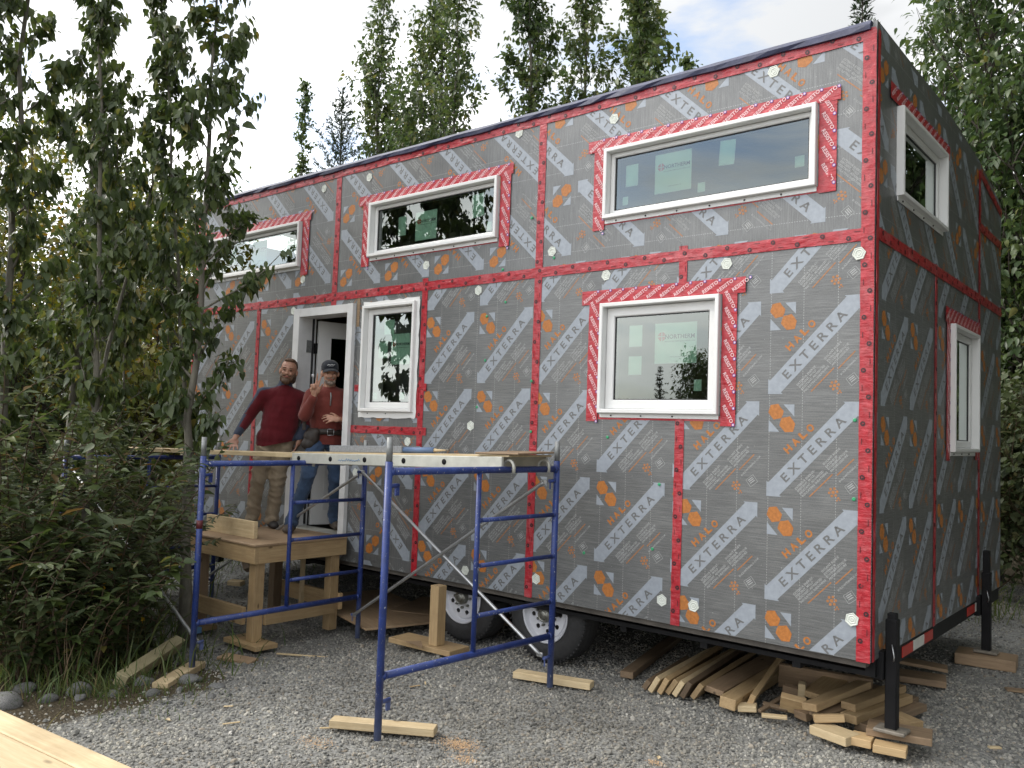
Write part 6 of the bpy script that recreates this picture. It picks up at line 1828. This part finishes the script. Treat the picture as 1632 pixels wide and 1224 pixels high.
# ---- the capped man stepping through the doorway, two fingers raised
p2 = empty('person', (-4.95, -.20, .736), FACING)
tag(p2, 'man in cap and rust pullover raising two fingers in the doorway', 'person')
hipL, hipR = vx(.115, .17, .88), vx(.275, .20, .87); kneeL, kneeR = vx(.035, -.06, .50), vx(.30, .16, .46); anL, anR = vx(-.090, -.02, .09), vx(.31, .24, .09)
pelvis, belly, chest = vx(.20, .17, .90), vx(.205, .13, 1.01), vx(.205, .105, 1.16)
shL, shR = vx(.045, .09, 1.25), vx(.385, .16, 1.25); elL, elR = vx(-.015, .0, 1.065), vx(.43, .08, 1.04); wrL, wrR = vx(.055, -.12, 1.245), vx(.310, -.04, 1.035)
neck, head = vx(.200, .09, 1.335), vx(.197, .055, 1.460)
RH2 = Matrix.Rotation(-.05, 3, 'Y') @ Matrix.Rotation(.05, 3, 'Z') @ Matrix.Rotation(.06, 3, 'X')
hs, q2 = head_shapes(head, 1.0, RH2)
body = hs + [('l', head + vx(0, .03, -.09), .052, neck, .058), ('l', neck, .06, chest + vx(0, 0, .08), .09), ('b', chest, (.155, .095, .16)), ('b', belly, (.145, .10, .15)), ('b', pelvis, (.15, .10, .11)),
             ('l', shL, .052, elL, .040), ('l', elL, .040, wrL, .026), ('l', shR, .052, elR, .040), ('l', elR, .040, wrR, .026), ('l', chest + vx(-.06, 0, .09), .06, shL, .05), ('l', chest + vx(.06, 0, .09), .06, shR, .05),
             ('l', hipL, .080, kneeL, .055), ('l', kneeL, .054, anL, .036), ('l', hipR, .080, kneeR, .055), ('l', kneeR, .054, anR, .036),
             ('l', anL + vx(0, .03, -.05), .036, anL + vx(-.03, -.13, -.062), .026), ('l', anR + vx(0, .03, -.05), .036, anR + vx(.02, -.13, -.06), .026)]
fold = (1.5, 1.5, .9); straight = (-.05, .03, .03)
body += hand(wrL, (.02, -.10, 1), (.15, -1, -.1), 1.08, per=[straight, straight, fold, fold], spread=.15, thumb_out=.25, flip=1)
body += hand(wrR, (-.95, -.35, .10), (.1, .7, -.5), 1.0, (.25, .45, .35), flip=-1)
fused('body', body, .0062, M['skin'], p2, 2)
pv = [('b', chest, (.182, .122, .165)), ('b', chest.lerp(belly, .5), (.180, .124, .16)), ('b', belly, (.178, .126, .17)), ('b', vx(.20, .16, .86), (.174, .128, .12)), ('b', vx(.20, .165, .78), (.174, .128, .10)), ('l', neck + vx(0, .01, -.05), .088, chest + vx(0, 0, .10), .11), ('l', shL, .076, elL, .062), ('l', elL, .062, elL.lerp(wrL, .86), .044), ('l', shR, .076, elR, .062), ('l', elR, .062, elR.lerp(wrR, .82), .044), ('l', chest + vx(-.05, 0, .08), .10, shL, .074), ('l', chest + vx(.05, 0, .08), .10, shR, .074)]
fused('pullover', pv, .0095, M['rust_fleece'], p2, 5, .015, 14, None, 9, [((.2, 0, .80), (0, 0, -1))])
cp = [neck + vx(.080 * math.sin(t), .010 + .076 * math.cos(t), -.035 + .030 * math.cos(t)) for t in [-2.6 + 5.2 * k / 12 for k in range(13)]]
fused('collar', [('l', cp[k], .021, cp[k + 1], .021) for k in range(12)] + [('l', cp[0], .020, cp[0] + vx(-.012, -.012, -.045), .010), ('l', cp[12], .020, cp[12] + vx(.012, -.012, -.045), .010)], .007, M['navy_cloth'], p2, 2, .003, 3)
z = MB(); z.path([neck + vx(.008, -.095, -.055), chest + vx(.006, -.128, .09), chest + vx(.004, -.128, .0)], [.006, .006, .006], 6); o = z.build('zip', M['grey_pin']); o.parent = p2
jn = [('b', pelvis + vx(0, 0, -.03), (.162, .112, .12)), ('l', hipL, .098, kneeL, .074), ('l', kneeL, .074, anL, .062), ('l', hipR, .098, kneeR, .074), ('l', kneeR, .074, anR, .062), ('b', anL + vx(0, -.01, -.01), (.066, .075, .05)), ('b', anR + vx(0, -.01, -.01), (.066, .075, .05))]
fused('jeans', jn, .0095, M['denim'], p2, 3, .032, 19, None, 9, None, 1.5)
for a, tx in ((anL, -.035), (anR, .03)):
    fused('boot', [('b', a + vx(0, .02, -.040), (.048, .062, .052)), ('b', a + vx(tx * .6, -.075, -.050), (.048, .088, .040)), ('b', a + vx(tx, -.135, -.055), (.044, .046, .032))], .008, M['boot'], p2, 3)
# white dressing on the tip of the raised index finger
bd = MB(); tip = wrL + vx(-.018, -.035, .175); bd.tube(tip + vx(0, 0, -.012), tip + vx(-.004, -.002, .016), .0115, n=10); o = bd.build('finger_dressing', M['cap_white']); o.parent = p2
# tool belt: strap, buckle, two pouches
tb_ = MB(); pts = [(pelvis.x + .178 * math.cos(a), pelvis.y - .012 + .134 * math.sin(a), .915 + .006 * math.sin(3 * a)) for a in [6.2832 * k / 28 for k in range(28)]]
vs, fs = [], []
for k, p in enumerate(pts):
    n = (Vector(p) - Vector((pelvis.x, pelvis.y, .915))).normalized()
    for dz, dd in ((-.026, 0), (.026, 0), (.026, .006), (-.026, .006)): vs.append(Vector(p) + n * dd + Vector((0, 0, dz)))
for k in range(28):
    k2 = (k + 1) % 28
    for j in range(4): fs.append((4*k+j, 4*k2+j, 4*k2+(j+1) % 4, 4*k+(j+1) % 4))
tb_.add(vs, fs, 0, True); belt = tb_.build('tool_belt', M['leather']); belt.parent = p2
bk = MB(); c = vx(.225, .018, .915)
for a, b in ((vx(-.028, -.01, -.028), vx(.028, -.01, -.028)), (vx(.028, -.01, -.028), vx(.028, -.01, .028)), (vx(.028, -.01, .028), vx(-.028, -.01, .028)), (vx(-.028, -.01, .028), vx(-.028, -.01, -.028))): bk.tube(c + a, c + b, .0035, n=6)
o = bk.build('buckle', M['galv']); o.parent = p2
fused('tool_pouch', [('b', vx(.055, .06, .865), (.075, .055, .085)), ('b', vx(.03, .055, .80), (.068, .050, .060)), ('b', vx(.09, .05, .91), (.05, .04, .04))], .008, M['leather'], p2, 3, .008, 5)
ph = MB(); ph.bbox((-.015, .05, .985), (.034, .03, .12), bev=.006); o = ph.build('tool_holster', M['leather']); o.parent = p2
# cap with curved peak and a white scribble of embroidery
fused('cap', [('b', q2(0, .010, .066), (.082, .098, .066), RH2), ('b', q2(0, .012, .045), (.084, .100, .030), RH2)], .006, M['cap_cloth'], p2, 3)
pk = MB(); vs, fs = [], []
for i in range(11):
    u = -1 + .2 * i
    for j, r_ in enumerate((0, .5, 1)):
        x = .070 * u * (1 + .05 * r_); y = -.070 * math.sqrt(max(0, 1 - (u * .92) ** 2)) - .012 - r_ * .072 * (1 - abs(u) ** 2.6); zz = .050 - .018 * u * u - .020 * r_
        for dz in (0, -.006): vs.append(q2(x, y, zz + dz))
for i in range(10):
    for j in range(2):
        a = (i * 3 + j) * 2; b = ((i + 1) * 3 + j) * 2
        fs.append((a, b, b + 2, a + 2)); fs.append((a + 1, a + 3, b + 3, b + 1))
    a = (i * 3 + 2) * 2; b = ((i + 1) * 3 + 2) * 2; fs.append((a, b, b + 1, a + 1))
pk.add(vs, fs, 0, True); o = pk.build('cap_peak', M['cap_cloth']); o.parent = p2
lg = MB(); lg.path([q2(-.034, -.086, .078), q2(-.020, -.093, .086), q2(-.008, -.096, .080), q2(.006, -.097, .087), q2(.020, -.094, .081), q2(.036, -.086, .085)], .0028, 6); lg.path([q2(-.022, -.096, .072), q2(.024, -.096, .073)], .0016, 5)
o = lg.build('cap_embroidery', M['cap_white']); o.parent = p2
hairpiece('beard', [((0, -.062, -.088), (.034, .034, .026)), ((-.036, -.040, -.070), (.016, .034, .026)), ((.036, -.040, -.070), (.016, .034, .026)), ((-.020, -.088, -.042), (.018, .010, .009)), ((.020, -.088, -.042), (.018, .010, .009))], q2, 'grey_beard', p2, 1.0, RH2)
hairpiece('hair', [((-.066, .030, .018), (.014, .040, .034)), ((.066, .030, .018), (.014, .040, .034)), ((0, .085, -.01), (.055, .022, .045))], q2, 'brown_hair', p2, 1.0, RH2)
face_bits(q2, p2)
